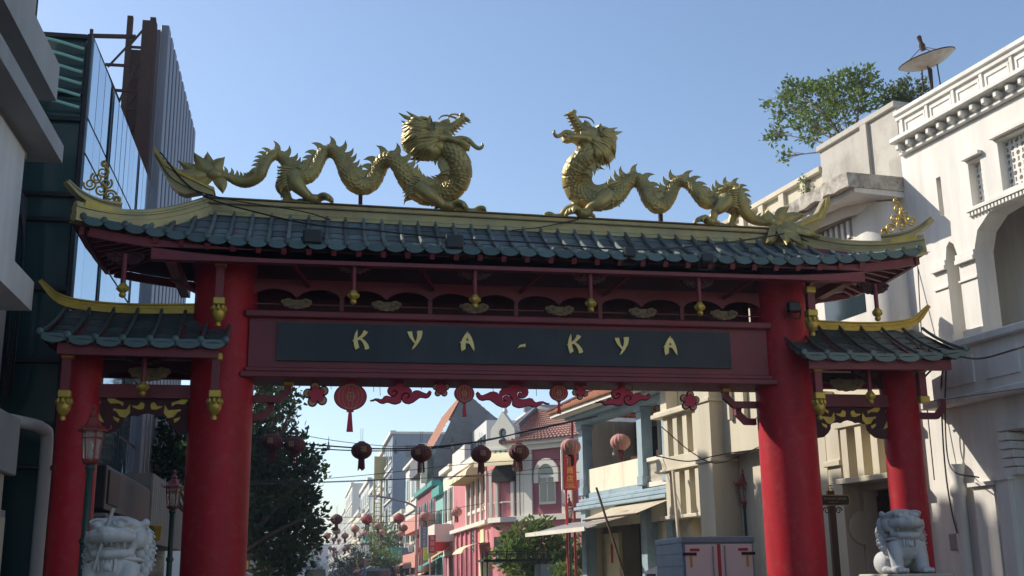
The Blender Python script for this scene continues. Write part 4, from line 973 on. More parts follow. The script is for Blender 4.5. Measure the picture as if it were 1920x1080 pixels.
for k in range(3): MB().box((10.42+k*1.19, -.06, 3.82), (11.60+k*1.19, .0, 4.48)).build('balcony_board', 'cream_board', Bq)
MB().box((10.4, -.08, 3.66), (13.96, .04, 3.82)).build('balcony_sill', 'blue_wood', Bq)
for z, o_, h in ((3.36, .26, .09), (3.47, .18, .10), (3.58, .10, .09)): MB().box((8.7, -.1, z), (14.45, o_, z+h), .015).build('cornice_moulding', 'blue_wood', Bq)
MB().box((8.75, -.14, 4.32), (10.11, .06, 4.42), .01).build('balustrade_rail', 'white_trim', Bq)
bl = MB().lathe([(.02, 0), (.03, .06), (.018, .12), (.03, .22), (.018, .32), (.026, .42), (.02, .5)], n=6).mesh('baluster', 'white_trim', smooth=50)
for i in range(17): put(bl, 'baluster', Bq, (9.03+i*.065, -.03, 3.82))
MB().box((8.75, -.12, 3.70), (10.11, .05, 3.82)).build('balustrade_base', 'white_trim', Bq)
MB().box((9.0, -.42, 4.3), (10.1, -.38, 5.75)).build('window_pane', 'grey_board', Bq)
for u in (9.0, 9.36, 9.73, 10.07): MB().box((u-.025, -.375, 4.3), (u+.025, -.3, 5.75)).build('window_bar', 'white_trim', Bq)
for u0, u1, m in ((10.5, 11.55, 'dark_interior'), (11.9, 12.9, 'dark_interior'), (13.0, 13.9, 'grey_board')): MB().box((u0, -1.6, 3.76), (u1, -1.5, 5.6)).build('balcony_door', m, Bq)
MB().box((11.58, -1.6, 3.76), (11.86, -1.45, 5.7)).build('door_post', 'cream_board', Bq)
MB().box((12.2, -.9, 4.0), (12.9, -.85, 4.75)).build('door_leaf', 'salmon', Bq); MB().box((11.0, -1.0, 4.0), (11.5, -.95, 4.8)).build('door_leaf', 'salmon', Bq)
bq_b = MB().lathe([(.01, -.14), (.05, -.12), (.06, -.06), (.03, 0), (.02, .05)], (13.2, -.5, 4.95), 8); bq_b.tube([(13.2, -.5, 5.0), (13.2, -.5, 5.75)], .008, 4); bq_b.build('hanging_bulb', 'bulb', Bq, smooth=50)
MB().box((8.9, -.06, 2.85), (14.2, -.02, 3.36)).build('signboard_wall', 'cream_board', Bq)
MB().box((10.5, -.5, 0), (10.8, -.45, 2.7)).build('shop_door', 'cream_board', Bq); MB().box((10.8, -1.6, 0), (12.9, -1.55, 2.8)).build('shop_opening', 'dark_interior', Bq)
MB().box((12.9, -.5, 0), (14.0, -.4, 2.7)).build('shop_door', 'yellow_cloth', Bq)
MB().box((13.3, -.399, 1.9), (13.42, -.39, 2.4)).build('paper_charm', 'sign_red', Bq)
MB().box((8.95, -.3, 0), (10.1, -.2, 2.85)).build('shop_shutter', 'cream_board', Bq)
aw = MB()
for k in range(40):
    u0 = 8.6+k*.083
    aw.add([(u0, -.05, 3.40), (u0+.083, -.05, 3.40), (u0+.083, 1.05, 2.98+.02*(k % 2)), (u0, 1.05, 2.98+.02*((k+1) % 2))], [(0, 1, 2, 3)])
aw.build('canvas_awning', 'canvas', Bq); MB().tube([(8.6, 1.05, 2.97), (11.9, 1.05, 2.97)], .025, 6).build('awning_pole', 'rust', Bq)
aw = MB()
for k in range(44):
    u0 = 11.3+k*.10; z = .022*(k % 2); z2 = .022*((k+1) % 2)
    aw.add([(u0, -.1, 3.06+z), (u0+.10, -.1, 3.06+z2), (u0+.10, 1.25, 2.74+z2), (u0, 1.25, 2.74+z)], [(0, 1, 2, 3)])
aw.build('tin_awning', 'corrugated', Bq); MB().box((11.3, 1.24, 2.68), (15.7, 1.28, 2.79)).build('awning_gutter', 'white_trim', Bq)
rt = MB(); tile_roof(rt, (8.5, .85, 6.14), (14.9, .85, 6.14), (13.6, -2.6, 7.9), (8.5, -2.6, 7.9), 42, 16, .035)
tile_roof(rt, (14.9, .85, 6.14), (14.9, -6.1, 6.14), (13.6, -2.6, 7.9), (13.6, -2.6, 7.9), 40, 16, .035)
o_ = rt.build('roof_tiles', 'terracotta', Bq); o_['kind'] = 'stuff'
MB().tube([(14.9, .85, 6.2), (13.6, -2.6, 7.95)], .07, 7).build('hip_tiles', 'terracotta_dark', Bq); MB().tube([(8.5, -2.6, 7.95), (13.6, -2.6, 7.95)], .07, 7).build('ridge_tiles', 'terracotta_dark', Bq)
# heap of stored bundles in the shop mouth
rn = random.Random(9)
for k, lab in enumerate(('bottom tied paper bundle at the right of the shop pile', 'bottom tied paper bundle at the left of the shop pile', 'tied paper bundle lying on top of the shop pile')):
    c = rw((11.45, 12.0, 11.7)[k], -.6, (.9, .9, 1.24)[k]); mm = MB()
    mm.box((-.24, -.2, -.17), (.24, .2, .17), .05); mm.box((-.245, -.02, -.172), (.245, .02, .172))
    tag(put(mm.mesh('paper_bundle', 'paper_white'), 'paper_bundle', None, c, (0, 0, rn.uniform(0, 1))), lab, 'bundle', 'paper bundles in the shop')
MB().box((11.1, -.9, 0), (12.4, -.3, .73)).xf(Matrix.Translation((0, 0, 0))).build('shop_table', 'brown_wood', Bq)
# ------------------------------------------------ satellite dish and rooftop trees
dc = onP(1743, 126, RO+RN*-1.2, RN)
D = thing('satellite_dish', 'rusty white satellite dish on legs on the white building roof', 'satellite dish', (dc.x, dc.y, 9.0))
zc_ = dc.z-9.0; TL = Matrix.Translation((0, 0, zc_)) @ Matrix.Rotation(R(3), 4, 'X') @ Matrix.Rotation(R(-16), 4, 'Y')
mm = MB(); NR = 24
for sgn, off in ((1, 0), (-1, -.012)):
    o0 = len(mm.v)
    for r_ in range(7):
        for k in range(NR):
            a = 2*math.pi*k/NR; r = .52*r_/6; mm.v.append((r*math.cos(a), r*math.sin(a), .62*r*r+off))
    mm.f += [(o0+r_*NR+k, o0+r_*NR+(k+1) % NR, o0+r_*NR+NR+(k+1) % NR, o0+r_*NR+NR+k) for r_ in range(6) for k in range(NR)]
mm.xf(TL).build('reflector', 'dish_white', D, smooth=60)
rim = [TL @ Vector((.52*math.cos(2*math.pi*k/24), .52*math.sin(2*math.pi*k/24), .168)) for k in range(25)]
MB().tube(rim, .012, 5).build('rim', 'rust', D)
for k in range(3):
    a = 2*math.pi*k/3+.4; MB().tube([TL @ Vector((.5*math.cos(a), .5*math.sin(a), .16)), TL @ Vector((0, 0, .42))], .008, 5).build('feed_strut', 'rust', D)
MB().lathe([(.05, .34), (.06, .44), (.035, .5), (.045, .62), (.03, .64)], n=10).xf(TL).build('feed_horn', 'rust', D, smooth=40)
for k in range(4):
    a = math.pi/4+k*math.pi/2; MB().tube([(.14*math.cos(a), .14*math.sin(a), zc_+.02), (.22*math.cos(a+.4), .22*math.sin(a+.4), -.2)], .013, 5).build('leg', 'rust', D)
MB().tube([(0, 0, zc_), (0, 0, -.2)], .025, 6).build('mast', 'rust', D)
tb = rw(1.9, -.55, 9.2)
bl_ = [(*onP(x, y, RO+RN*o_, RN), r) for x, y, o_, r in ((1470, 195, -.9, .42), (1530, 190, -1.0, .5), (1580, 170, -1.1, .48), (1615, 150, -1.2, .34), (1455, 250, -.7, .25), (1475, 293, -.5, .16), (1520, 240, -.8, .36), (1570, 225, -.9, .34), (1610, 195, -1.1, .3), (1500, 170, -.9, .3))]
tree('rooftop_tree', 'wild green tree sprouting from the parapet of the cream building', tb, bl_, 'leaf_light', .10, 3900, .05, 4, rw(1.75, -.7, 9.75), twigs=9)
bl_ = [(*onP(x, y, RO+RN*o_, RN), r) for x, y, o_, r in ((1670, 180, -2.2, .36), (1710, 170, -2.3, .34), (1690, 195, -2.2, .3))]
tree('rooftop_shrub', 'smaller shrub growing on the roof below the satellite dish', rw(-.3, -2.0, 8.9), bl_, 'leaf', .09, 1300, .04, 6, rw(-.2, -2.1, 9.5))
wb = rw(2.1, .02, 8.5); tree('wall_weed', 'small yellow green weed growing from the parapet crack', wb, [(*onP(1512, 340, RO, RN), .10), (*onP(1512, 355, RO+RN*.05, RN), .08)], 'leaf_light', .06, 160, .01, 8, cat='plant')
# ================================================================== left side of the street
LX = -3.6
GB = thing('glass_building', 'dark glass office block with mirrored bays on the left', 'building', (LX, 28, 0))
def lb(mm, name, m, par=GB, **k): return mm.xf(Matrix.Translation((-LX, -28, 0))).build(name, m, par, **k)
lb(MB().box((-11, 17.72, 0), (LX-.12, 32, 10.06)), 'core', 'dark_glass')
for z in (10.06, 9.1, 8.65, 7.4, 7.0, 5.9, 4.8, 3.85): lb(MB().box((-11, 17.64, z-.035), (LX-.1, 17.73, z+.035)), 'mullion', 'black_metal')
for x in (-4.5, -5.5, -6.5): lb(MB().box((x-.025, 17.65, 2.5), (x+.025, 17.725, 10.06)), 'mullion', 'black_metal')
for k in range(6):   # curved sunshades at the top of the camera-side wall
    z = 9.9-k*.20; pts = cr([(-7, 17.5, z+.14), (-5.4, 17.42, z+.09), (-4.3, 17.45, z), (LX-.12, 17.6, z-.08)], 5)
    lb(MB().tube(pts, .025, 6, flat=.5), 'sunshade', 'mint_paint', smooth=60)
bays = ((17.72, 19.42), (19.80, 22.75), (23.05, 25.1))
for y0, y1 in bays:
    lb(MB().box((LX-.1, y0-.05, 2.6), (LX-.03, y1+.05, 10.12)), 'bay_frame', 'black_metal')
    zs = [2.8, 4.3, 5.6, 6.9, 8.1, 8.68, 10.06]; n = max(2, round((y1-y0)/.5))
    rn = random.Random(int(y0))
    for a, b in zip(zs, zs[1:]):
        for i in range(n):
            ya, yb = y0+(y1-y0)*i/n+.010, y0+(y1-y0)*(i+1)/n-.010; t = rn.uniform(-.004, .004)
            lb(MB().add([(LX+t, ya, a+.025), (LX-t, yb, a+.025), (LX-t, yb, b-.025), (LX+t, ya, b-.025), (LX-.03, ya, a+.025), (LX-.03, yb, a+.025), (LX-.03, yb, b-.025), (LX-.03, ya, b-.025)],
                        [(0, 1, 2, 3), (4, 7, 6, 5), (0, 4, 5, 1), (3, 2, 6, 7), (0, 3, 7, 4), (1, 5, 6, 2)]), 'glass_panel', 'mirror_glass')
# rusted billboard frame with metal fins
FR = thing('fin_tower', 'tall rusty billboard frame clad with grey vertical metal fins on the left block', 'tower', (LX, 28, 0))
for i in range(11):
    y = 25.0+i*.62
    lb(MB().box((LX-.05, y, 2.5), (LX+.13, y+.40, 14.0), .015), 'fin', 'fin_metal', FR)
    lb(MB().box((LX-.24, y+.06, 2.5), (LX-.055, y+.58, 13.9)), 'backing', 'fin_metal', FR)
lb(MB().box((-4.4, 25.35, 0), (LX-.25, 31.8, 13.5)), 'core', 'rust', FR)
for x in (-4.3, LX-.2): lb(MB().box((x-.06, 24.75, 9.9), (x+.06, 24.87, 14.05)), 'upright', 'rust', FR)
for k in range(5):
    z = 10.3+k*.75
    lb(MB().bar((-4.3, 24.8, z), (LX-.2, 24.8, z), .05), 'crossbar', 'rust', FR); lb(MB().bar((-4.3, 24.8, z), (LX-.2, 24.8, z+.75), .04), 'brace', 'rust', FR)
for a, b, w_ in (((-4.62, 22.4, 12.36), (-3.75, 22.4, 12.40), .07), ((-4.58, 22.4, 12.3), (-4.0, 22.4, 11.0), .06), ((-4.62, 22.4, 10.0), (-4.62, 22.4, 12.5), .06), ((-4.3, 22.4, 11.75), (-3.75, 22.4, 11.75), .05), ((-4.1, 22.4, 11.2), (-3.75, 22.4, 11.2), .05), ((-4.0, 22.4, 10.9), (-3.75, 22.4, 11.7), .035), ((-4.25, 22.4, 11.7), (-3.78, 22.4, 12.35), .035), ((-4.0, 22.4, 10.0), (-4.0, 22.4, 11.0), .05)):
    lb(MB().bar(a, b, w_), 'truss_bar', 'rust', FR)
lb(MB().box((-4.02, 24.72, 9.9), (-3.72, 24.95, 13.95)), 'sheet_panel', 'rust', FR)
lb(MB().tube([(-4.7, 18.4, 10.06), (-4.7, 18.4, 12.4)], .022, 6), 'antenna', 'black_metal', GB)
# near building with concrete canopies
NB = thing('canopy_building', 'grey concrete building with two deep canopy slabs at the upper left corner', 'building', (-4, 12, 0))
def nb(mm, name, m, **k): return mm.xf(Matrix.Translation((4, -12, 0))).build(name, m, NB, **k)
nb(MB().box((-12, 2, 0), (-4.35, 17.0, 12)), 'wall', 'concrete_grey')
nb(MB().box((-12, 17.0, 0), (-4.6, 17.6, 7.2)), 'rear_wall', 'dark_wood')
nb(MB().box((-11, 2, 7.40), (-3.6, 16.25, 7.66)), 'canopy_slab', 'concrete_grey'); nb(MB().box((-11, 2, 7.30), (-4.0, 15.9, 7.40)), 'canopy_soffit', 'concrete_grey')
nb(MB().box((-11, 2, 8.18), (-3.66, 15.85, 8.72)), 'canopy_slab', 'concrete_grey'); nb(MB().box((-11, 2, 8.10), (-4.1, 15.5, 8.18)), 'canopy_soffit', 'concrete_grey')
nb(MB().box((-4.35, 14.3, 5.75), (-3.95, 15.6, 7.3)), 'pilaster', 'plaster_white')
nb(MB().box((-4.35, 10, 5.15), (-3.75, 15.9, 5.55)), 'ledge', 'plaster_white')
nb(MB().box((-4.36, 12, 3.0), (-3.92, 16.6, 3.78), .02), 'signboard', 'concrete_grey'); nb(MB().box((-4.36, 12, 2.3), (-4.0, 16.3, 3.0)), 'shopfront', 'plaster_cream')
nb(MB().box((-4.34, 15.9, .8), (-4.05, 16.75, 2.55)), 'meter_box', 'concrete_grey'); nb(MB().box((-4.04, 16.0, .9), (-4.02, 16.65, 2.45)), 'box_door', 'plaster_cream')
nb(MB().tube(cr([(-4.2, 16.0, 3.74), (-3.95, 16.8, 3.76), (-3.76, 17.2, 3.72), (-3.72, 17.35, 3.5), (-3.72, 17.35, 2.0), (-3.72, 17.35, 0)], 4), .09, 10), 'drain_pipe', 'pale_wall', smooth=60)
nb(MB().tube([(-4.2, 17.35, 3.2), (-3.4, 17.35, 3.18)], .04, 6), 'pipe_bracket', 'black_metal')
for k in range(5): nb(MB().tube(cr([(-4.3, 16.9+.1*k, 7.2), (-4.2, 17.1, 6-.3*k), (-4.3, 17.0+.1*k, 4.2)], 4), .012, 4), 'wall_cable', 'cable')
# dark shop with illuminated-style sign box, behind the left bay
SH = thing('dark_shop', 'low dark shop with a long black fascia sign behind the left side bay', 'building', (-3.4, 22, 0))
def sh(mm, name, m, **k): return mm.xf(Matrix.Translation((3.4, -22, 0))).build(name, m, SH, **k)
sh(MB().box((-3.56, 17.8, 0), (-3.45, 30, 2.6)), 'shopfront', 'dark_glass'); sh(MB().box((-3.55, 17.8, 2.62), (-2.95, 22.8, 3.28), .02), 'fascia', 'black_metal')
sh(MB().box((-2.95, 18.0, 2.72), (-2.925, 19.0, 3.22)), 'sign_panel', 'brown_wood'); sh(MB().box((-3.4, 17.7, 2.52), (-2.9, 22.9, 2.57)), 'canopy_edge', 'grey_board')
sh(MB().box((-3.55, 22.9, 2.3), (-2.95, 29.6, 3.6)), 'timber_cladding', 'grey_board')
for k in range(22): sh(MB().box((-2.949, 22.95+k*.30, 2.3), (-2.935, 23.21+k*.30, 3.6)), 'plank', 'grey_board')
for k in range(4): sh(MB().box((-3.44, 18.2+k*1.8, 0), (-3.36, 18.4+k*1.8, 2.6)), 'post', 'grey_board')
tag(MB().lathe([(.12, 0), (.14, .04), (.14, .22), (.155, .24), (.155, .27)], (-2.75, 22.0, 2.30), 14).build('brass_drum', 'gold_paint', None, smooth=40), 'small brass drum beside the second lamp before the dark shop', 'drum')
# big street tree
tb = Vector((-2.4, 38, 0))
pts = ((520, 760, .9), (545, 770, .35), (500, 830, 1.3), (545, 880, .9), (530, 930, 1.3), (565, 935, .6), (560, 985, 1.0), (500, 1000, 1.3), (582, 1000, .3), (545, 1045, .9), (480, 900, 1.6), (440, 820, 1.5), (470, 720, 1.0), (400, 880, 1.7), (330, 850, 1.3), (300, 800, .8), (590, 875, .3), (505, 700, .4), (420, 960, 1.6), (600, 890, .22), (585, 965, .3), (572, 1030, .35), (540, 720, .28), (560, 820, .3), (575, 850, .4), (515, 1060, .7))
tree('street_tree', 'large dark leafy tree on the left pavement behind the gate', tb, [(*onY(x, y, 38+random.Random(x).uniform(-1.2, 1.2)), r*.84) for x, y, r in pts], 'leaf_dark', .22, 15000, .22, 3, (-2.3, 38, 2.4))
lt = [(*onY(x, y, 27), r*.8) for x, y, r in ((245, 830, .35), (260, 860, .4), (225, 850, .3), (330, 800, .5), (310, 860, .45), (340, 880, .4))]
tree('small_street_tree', 'small leafy tree seen through the left side bay', (-2.6, 27, 0), lt, 'leaf_dark', .16, 1500, .07, 9, (-2.6, 27, 3.2))
# ================================================================== far street, right side
FX = 7.6
PK = thing('pink_corner_building', 'pink corner shophouse with arched window, cream awnings and brown tiled hip roof', 'building', (FX, 47, 0))
# street front runs along local +y; the side wall turns away at 130 degrees
def pk(mm, name, m, par=PK, **k): return mm.build(name, m, par, **k)
sw = Vector((math.sin(R(140)), math.cos(R(140)), 0)); sn = Vector((-math.cos(R(140)), math.sin(R(140)), 0))*-1
if sn.y > 0: sn = -sn
def sd_(u, off, z): return Vector((.7, -.35, 0))+sw*u+sn*off+Vector((0, 0, z))
def sbox(u0, o0, z0, u1, o1, z1):
    c = [sd_(u, o, z) for z in (z0, z1) for u, o in ((u0, o0), (u1, o0), (u1, o1), (u0, o1))]
    return MB().add(c, [(0, 3, 2, 1), (4, 5, 6, 7), (0, 1, 5, 4), (1, 2, 6, 5), (2, 3, 7, 6), (3, 0, 4, 7)])
P_ = lambda x, y: (x, y)
e = sd_(8, 0, 0); foot_ = [(0, 1.0), (.12, .35), (.35, -.08), (.7, -.35), (e.x, e.y), (e.x+4, e.y+4), (10, 14), (0, 14)]
def prism(poly, z0, z1):
    n = len(poly); return MB().add([(x, y, z0) for x, y in poly]+[(x, y, z1) for x, y in poly], [tuple(range(n-1, -1, -1)), tuple(range(n, 2*n))]+[(i, (i+1) % n, n+(i+1) % n, n+i) for i in range(n)])
pk(prism(foot_, 0, 6.75), 'wall', 'pink_plaster')
pk(sbox(.05, .001, 3.95, 8, .02, 6.7), 'upper_wall_shaded', 'maroon_plaster')  # pink side wall; its shade is put into the colour as maroon
for u in (.75, 2.75, 5.0): pk(sbox(u-.25, .02, 3.95, u+.25, .10, 6.7), 'pilaster', 'white_trim')
for z0, z1, o in ((3.72, 3.95, .22), (6.55, 6.75, .16), (6.75, 6.88, .34)): pk(sbox(-.1, .02, z0, 8, o, z1), 'cornice', 'white_trim')
def arched(u, z0, z1, r, depth, n=10): return [(u-r, z0), (u+r, z0)]+[(u+r*math.cos(math.pi*k/n), z1+r*math.sin(math.pi*k/n)) for k in range(n+1)]
for u in (1.75, 3.85):
    f = lambda x, y, z: sd_(x, y, z)
    pk(MB().poly(arched(u, 5.2, 5.55, .62, 0), .02, .13, [arched(u, 5.21, 5.54, .40, 0)], f=f), 'window_hood', 'white_trim')
    pk(MB().poly(arched(u, 4.35, 5.54, .42, 0), .021, .05, f=f), 'window_frame', 'white_trim')
    for s in (-1, 1): pk(MB().poly(rect(u+s*.2-.16, u+s*.2+.16, 4.45, 5.4), .05, .06, f=f), 'window_pane', 'facade_glass')
    pk(MB().poly(arched(u, 5.5, 5.54, .33, 0), .05, .06, f=f), 'fanlight', 'facade_glass')
# corner: balcony, pediment with round window
pk(prism([(-.12, 1.6), (-.25, .6), (.1, -.35), (.8, -.75), (1.3, -.55), (.6, .2), (.1, 1.6)], 3.72, 3.92), 'balcony', 'white_trim')
for k in range(12):
    t = k/11; p = Vector((-.2, .9, 0)).lerp(Vector((1.1, -.62, 0)), t)+Vector((-.12, -.12, 0))*math.sin(math.pi*t); pk(MB().tube([p+Vector((0, 0, 3.92)), p+Vector((0, 0, 4.5))], .02, 4), 'baluster', 'white_trim')
pk(MB().tube([(-.2, .9, 4.52), (.25, -.1, 4.52), (1.1, -.62, 4.52)], .03, 5), 'balcony_rail', 'white_trim')
cd = Vector((.7, -.72, 0)); cn = Vector((-.72, -.70, 0))
def cf(x, y, z): return Vector((.33, .02, 0))+cd*x+cn*y+Vector((0, 0, z))
pk(MB().poly([(-.75, 6.75), (1.0, 6.75), (1.0, 7.05), (.75, 7.1), (.72, 7.5), (.12, 8.25), (-.48, 7.5), (-.5, 7.1), (-.75, 7.05)], .0, .22, [[(.12+.2*math.cos(a*.524), 7.35+.2*math.sin(a*.524)) for a in range(12)]], f=cf), 'pediment', 'white_trim')
pk(MB().poly([(.12+.2*math.cos(a*.524), 7.35+.2*math.sin(a*.524)) for a in range(12)], .06, .1, f=cf), 'round_window', 'facade_glass')
for x, z in ((-.5, 7.1), (.12, 8.2), (.75, 7.1)):
    c = cf(x, -.0, z); pk(MB().lathe([(.10, 0), (.10, .12), (.05, .18), (.12, .28), (.06, .42), (.08, .5), (.01, .62)], c, 8), 'finial', 'white_trim', smooth=50)
pk(MB().poly(rect(-.5, .9, 6.42, 6.68), .23, .26, f=cf), 'name_band', 'teal_paint')
for k in range(5): pk(MB().poly(rect(-.42+k*.26, -.26+k*.26, 6.46, 6.64), .255, .27, f=cf), 'band_block', 'white_trim')
pk(MB().poly(rect(-.75, 1.0, 6.65, 6.75), .0, .3, f=cf), 'cornice', 'white_trim')
# barrel awnings
def awning(y0, y1, z, name='awning', out=.9):
    mm = MB(); mm.grid(lambda u, v: Vector((-.02-out*math.sin(v*math.pi/2), y0+(y1-y0)*u, z+.62*math.cos(v*math.pi/2)-.3)), 1, 8)
    for y in (y0, y1): mm.add([(-.02, y, z-.3)]+[(-.02-out*math.sin(k/8*math.pi/2), y, z+.62*math.cos(k/8*math.pi/2)-.3) for k in range(9)], [tuple(range(10))])
    return mm
for i in range(4): pk(awning(2.6+i*1.55, 3.9+i*1.55, 6.15), 'awning', 'yellow_cloth', smooth=30)
mm = MB(); mm.grid(lambda u, v: cf(-.9+2.0*u, .02+.85*math.sin(v*math.pi/2), 5.95+.6*math.cos(v*math.pi/2)), 10, 6); pk(mm, 'awning', 'yellow_cloth', smooth=40)
mm = MB(); mm.poly(arched(.1, 5.35, 5.6, .5, 0), .02, .3, f=cf); pk(mm, 'balcony_door', 'dark_interior')
for x in (-.6, -.3, .5, .8, 1.0): pk(MB().poly(rect(x-.07, x+.07, 3.95, 5.9), .02, .14, f=cf), 'column', 'white_trim')
for i in range(5):
    y = 2.2+i*1.55; pk(MB().box((-.12, y-.13, 3.95), (.0, y+.13, 6.0)), 'pilaster', 'white_trim')
    if i < 4: pk(MB().box((-.03, y+.3, 4.6), (.01, y+1.2, 5.9)), 'window', 'brown_wood'); pk(MB().box((-.08, y+.25, 4.4), (.0, y+1.25, 4.55)), 'window_sill', 'white_trim')
pk(MB().box((-.25, 1.6, 3.74), (.0, 13.9, 3.92)), 'cornice', 'white_trim'); pk(MB().box((-.35, 1.0, 6.6), (.1, 13.9, 6.9)), 'cornice', 'white_trim'); pk(MB().box((-.1, 9, 6.9), (.2, 13.9, 7.9)), 'parapet', 'white_trim')
mm = MB(); mm.grid(lambda u, v: Vector((-.02-1.2*math.sin(v*1.4), 1.8+3.2*u, 2.55+.55*math.cos(v*1.4)-.1)), 1, 7); pk(mm, 'shop_awning', 'yellow_cloth', smooth=30)
pk(MB().box((-.03, 2.0, 0), (.02, 4.8, 2.4)), 'shop_opening', 'yellow_cloth')
for i in range(5): pk(MB().box((-.10, 5.4+i*1.7, 0), (.0, 5.7+i*1.7, 3.7)), 'ground_column', 'pink_plaster'); pk(MB().box((-.02, 5.75+i*1.7, 0), (.02, 6.95+i*1.7, 2.9)), 'shop_door', 'maroon_plaster')
for k in range(5): pk(MB().tube([Vector((-.09, 6.1, 2.75+k*.2))+Vector((0, .14*math.cos(a*.6), .10*math.sin(a*.6))) for a in range(12)], .03, 5), 'ring_grille', 'teal_paint')
pk(MB().box((-.06, 3.2, 2.95), (-.005, 4.2, 3.6)), 'plaque', 'yellow_cloth')
# hip roof
apx, apy, apz = 2.3, 2.6, 8.75
e1, e2, e3 = sd_(-.3, .45, 6.9), sd_(6.5, .45, 6.9), Vector((-.2, 9, 6.9)); ap = Vector((apx, apy, apz))
mm = MB(); tile_roof(mm, e1, e2, ap, ap, 34, 15, .05); tile_roof(mm, e3, e1, ap, ap, 34, 15, .05); tile_roof(mm, e2, Vector((9, 9, 6.9)), ap, ap, 20, 12, .05)
o_ = pk(mm, 'roof_tiles', 'terracotta_dark'); o_['kind'] = 'stuff'
for q in (e1, e2, e3): pk(MB().tube([q+Vector((0, 0, .05)), ap+Vector((0, 0, .06))], .12, 7), 'hip_tiles', 'grey_wall')
sg = tag(MB().poly(rect(-.45, 1.15, 2.65, 3.15), .05, .12, f=lambda x, y, z: Vector((FX, 47, 0))+cf(x, y, z)).build('shop_signboard', 'sign_black'), 'dark shop signboard with three faded characters on the pink corner', 'sign')
tm = text_mesh('永和店', .34, 'grey_board', .006); to = put(tm, 'lettering', sg, Vector((FX, 47, 0))+cf(.35, .13, 2.9), (R(90), 0, math.atan2(cd.y, cd.x)))
ac = thing('air_conditioner', 'white air conditioner unit below the dark shop signboard', 'air conditioner', Vector((FX, 47, 0))+cf(.2, .3, 2.2), math.atan2(cd.y, cd.x))
MB().box((-.35, -.15, -.25), (.35, .15, .25), .03).build('case', 'pale_wall', ac); MB().lathe([(.18, -.01), (.18, .01)], n=16).xf(Matrix.Translation((-.1, -.155, 0)) @ Matrix.Rotation(R(90), 4, 'X')).build('fan_grille', 'grey_board', ac)
# ------------------------------------------------ row houses beyond
def house(name, label, y0, y1, h, depth, m, floors, bays, trim='white_trim', win='facade_glass', x=FX, side=1, roof=None, balcony=None, para=.5, ground='maroon_plaster'):
    o = thing(name, label, 'building', (x, y0, 0)); L = y1-y0; s = side
    MB().box((0, 0, 0), (s*depth, L, h)).build('wall', m, o)
    fh = (h-.3)/floors
    for f in range(floors):
        z = f*fh
        for b in range(bays):
            a = L*(b+.14)/bays; c = L*(b+.86)/bays
            if f == 0: MB().box((-s*.04, a, 0), (s*.05, c, fh*.78)).build('shop_door', ground, o)
            else:
                MB().box((-s*.03, a, z+fh*.3), (s*.03, c, z+fh*.82)).build('window', win, o); MB().box((-s*.10, a-.08, z+fh*.24), (s*.02, c+.08, z+fh*.3)).build('window_sill', trim, o)
                MB().box((-s*.06, (a+c)/2-.05, z+fh*.3), (-s*.03, (a+c)/2+.05, z+fh*.82)).build('window_bar', trim, o)
        if f: MB().box((-s*.14, -.03, z-.05), (s*.02, L+.03, z+.14)).build('string_course', trim, o)
        if balcony and f in balcony: MB().box((-s*1.0, .1, z-.05), (0, L-.1, z+.85)).build('balcony', balcony[f], o)
    rn = random.Random(int(y0)); 
    if y0 < 180:
        for k in range(max(1, bays)):
            y = rn.uniform(.5, max(.8, L-1)); z = fh*rn.choice((1.05, 1.12))+rn.choice([0]+[fh*q for q in range(max(1, floors-1))])
            MB().box((-s*.42, y, z), (-s*.05, y+.75, z+.5), .03).build('air_conditioner', 'pale_wall', o)
            y = rn.uniform(.3, max(.6, L-1.5)); MB().box((-s*.9, y, fh*.86), (-s*.06, y+.08, fh*.86+rn.uniform(.7, 1.5)), .01).build('projecting_sign', rn.choice(('sign_red', 'sign_blue', 'sign_white', 'salmon', 'sign_yellow')), o)
            a = L*(k+.08)/bays; c_ = L*(k+.92)/bays
            if rn.random() < .6: MB().add([(-s*.03, a, fh*.92), (-s*.03, c_, fh*.92), (-s*1.1, c_, fh*.74), (-s*1.1, a, fh*.74), (-s*1.1, a, fh*.68), (-s*1.1, c_, fh*.68)], [(0, 1, 2, 3), (3, 2, 5, 4)]).build('awning', rn.choice(('canvas', 'corrugated', 'salmon', 'teal_paint', 'yellow_cloth')), o)
    # windows on the wall towards the gate
    for f in range(1, floors):
        for k in range(2):
            if depth > 4: MB().box((s*(1.2+k*2.2), -.03, f*fh+fh*.35), (s*(2.2+k*2.2), .03, f*fh+fh*.75)).build('side_window', win, o)
    MB().box((-s*.25, -.1, h), (s*.3, L+.1, h+para)).build('parapet', trim, o); MB().box((s*.3, -.06, h), (s*depth, .24, h+para*.7)).build('parapet', trim, o)
    if roof:
        mm = MB(); tile_roof(mm, (-s*.5, -.2, h+.02), (-s*.5, L+.2, h+.02), (s*depth/2, L+.2, h+roof), (s*depth/2, -.2, h+roof), int(L*3), 10, .05); q = mm.build('roof_tiles', 'terracotta', o); q['kind'] = 'stuff'
        MB().add([(0, -.02, h), (s*depth, -.02, h), (s*depth/2, -.02, h+roof)], [(0, 1, 2)]).build('gable', m, o)
    return o
house('white_rowhouse', 'narrow cream row house with a broad white eave next to the pink corner', 61.2, 66, 7.2, 8, 'cream_board', 2, 2, para=.25, balcony={1: 'white_trim'})
house('mint_rowhouse', 'mint green row house with plain upper wall', 66.1, 70, 6.2, 8, 'mint_paint', 2, 1, trim='teal_paint', ground='teal_paint')
house('teal_rowhouse', 'row house with teal columns and salmon pink balcony fronts', 70.1, 82, 7.0, 8, 'maroon_plaster', 3, 3, trim='teal_paint', balcony={1: 'salmon', 2: 'salmon'}, para=.3)
GH = thing('gable_house', 'tall house with weathered dark grey gable wall and orange roof', 'building', (10.2, 73, 0))
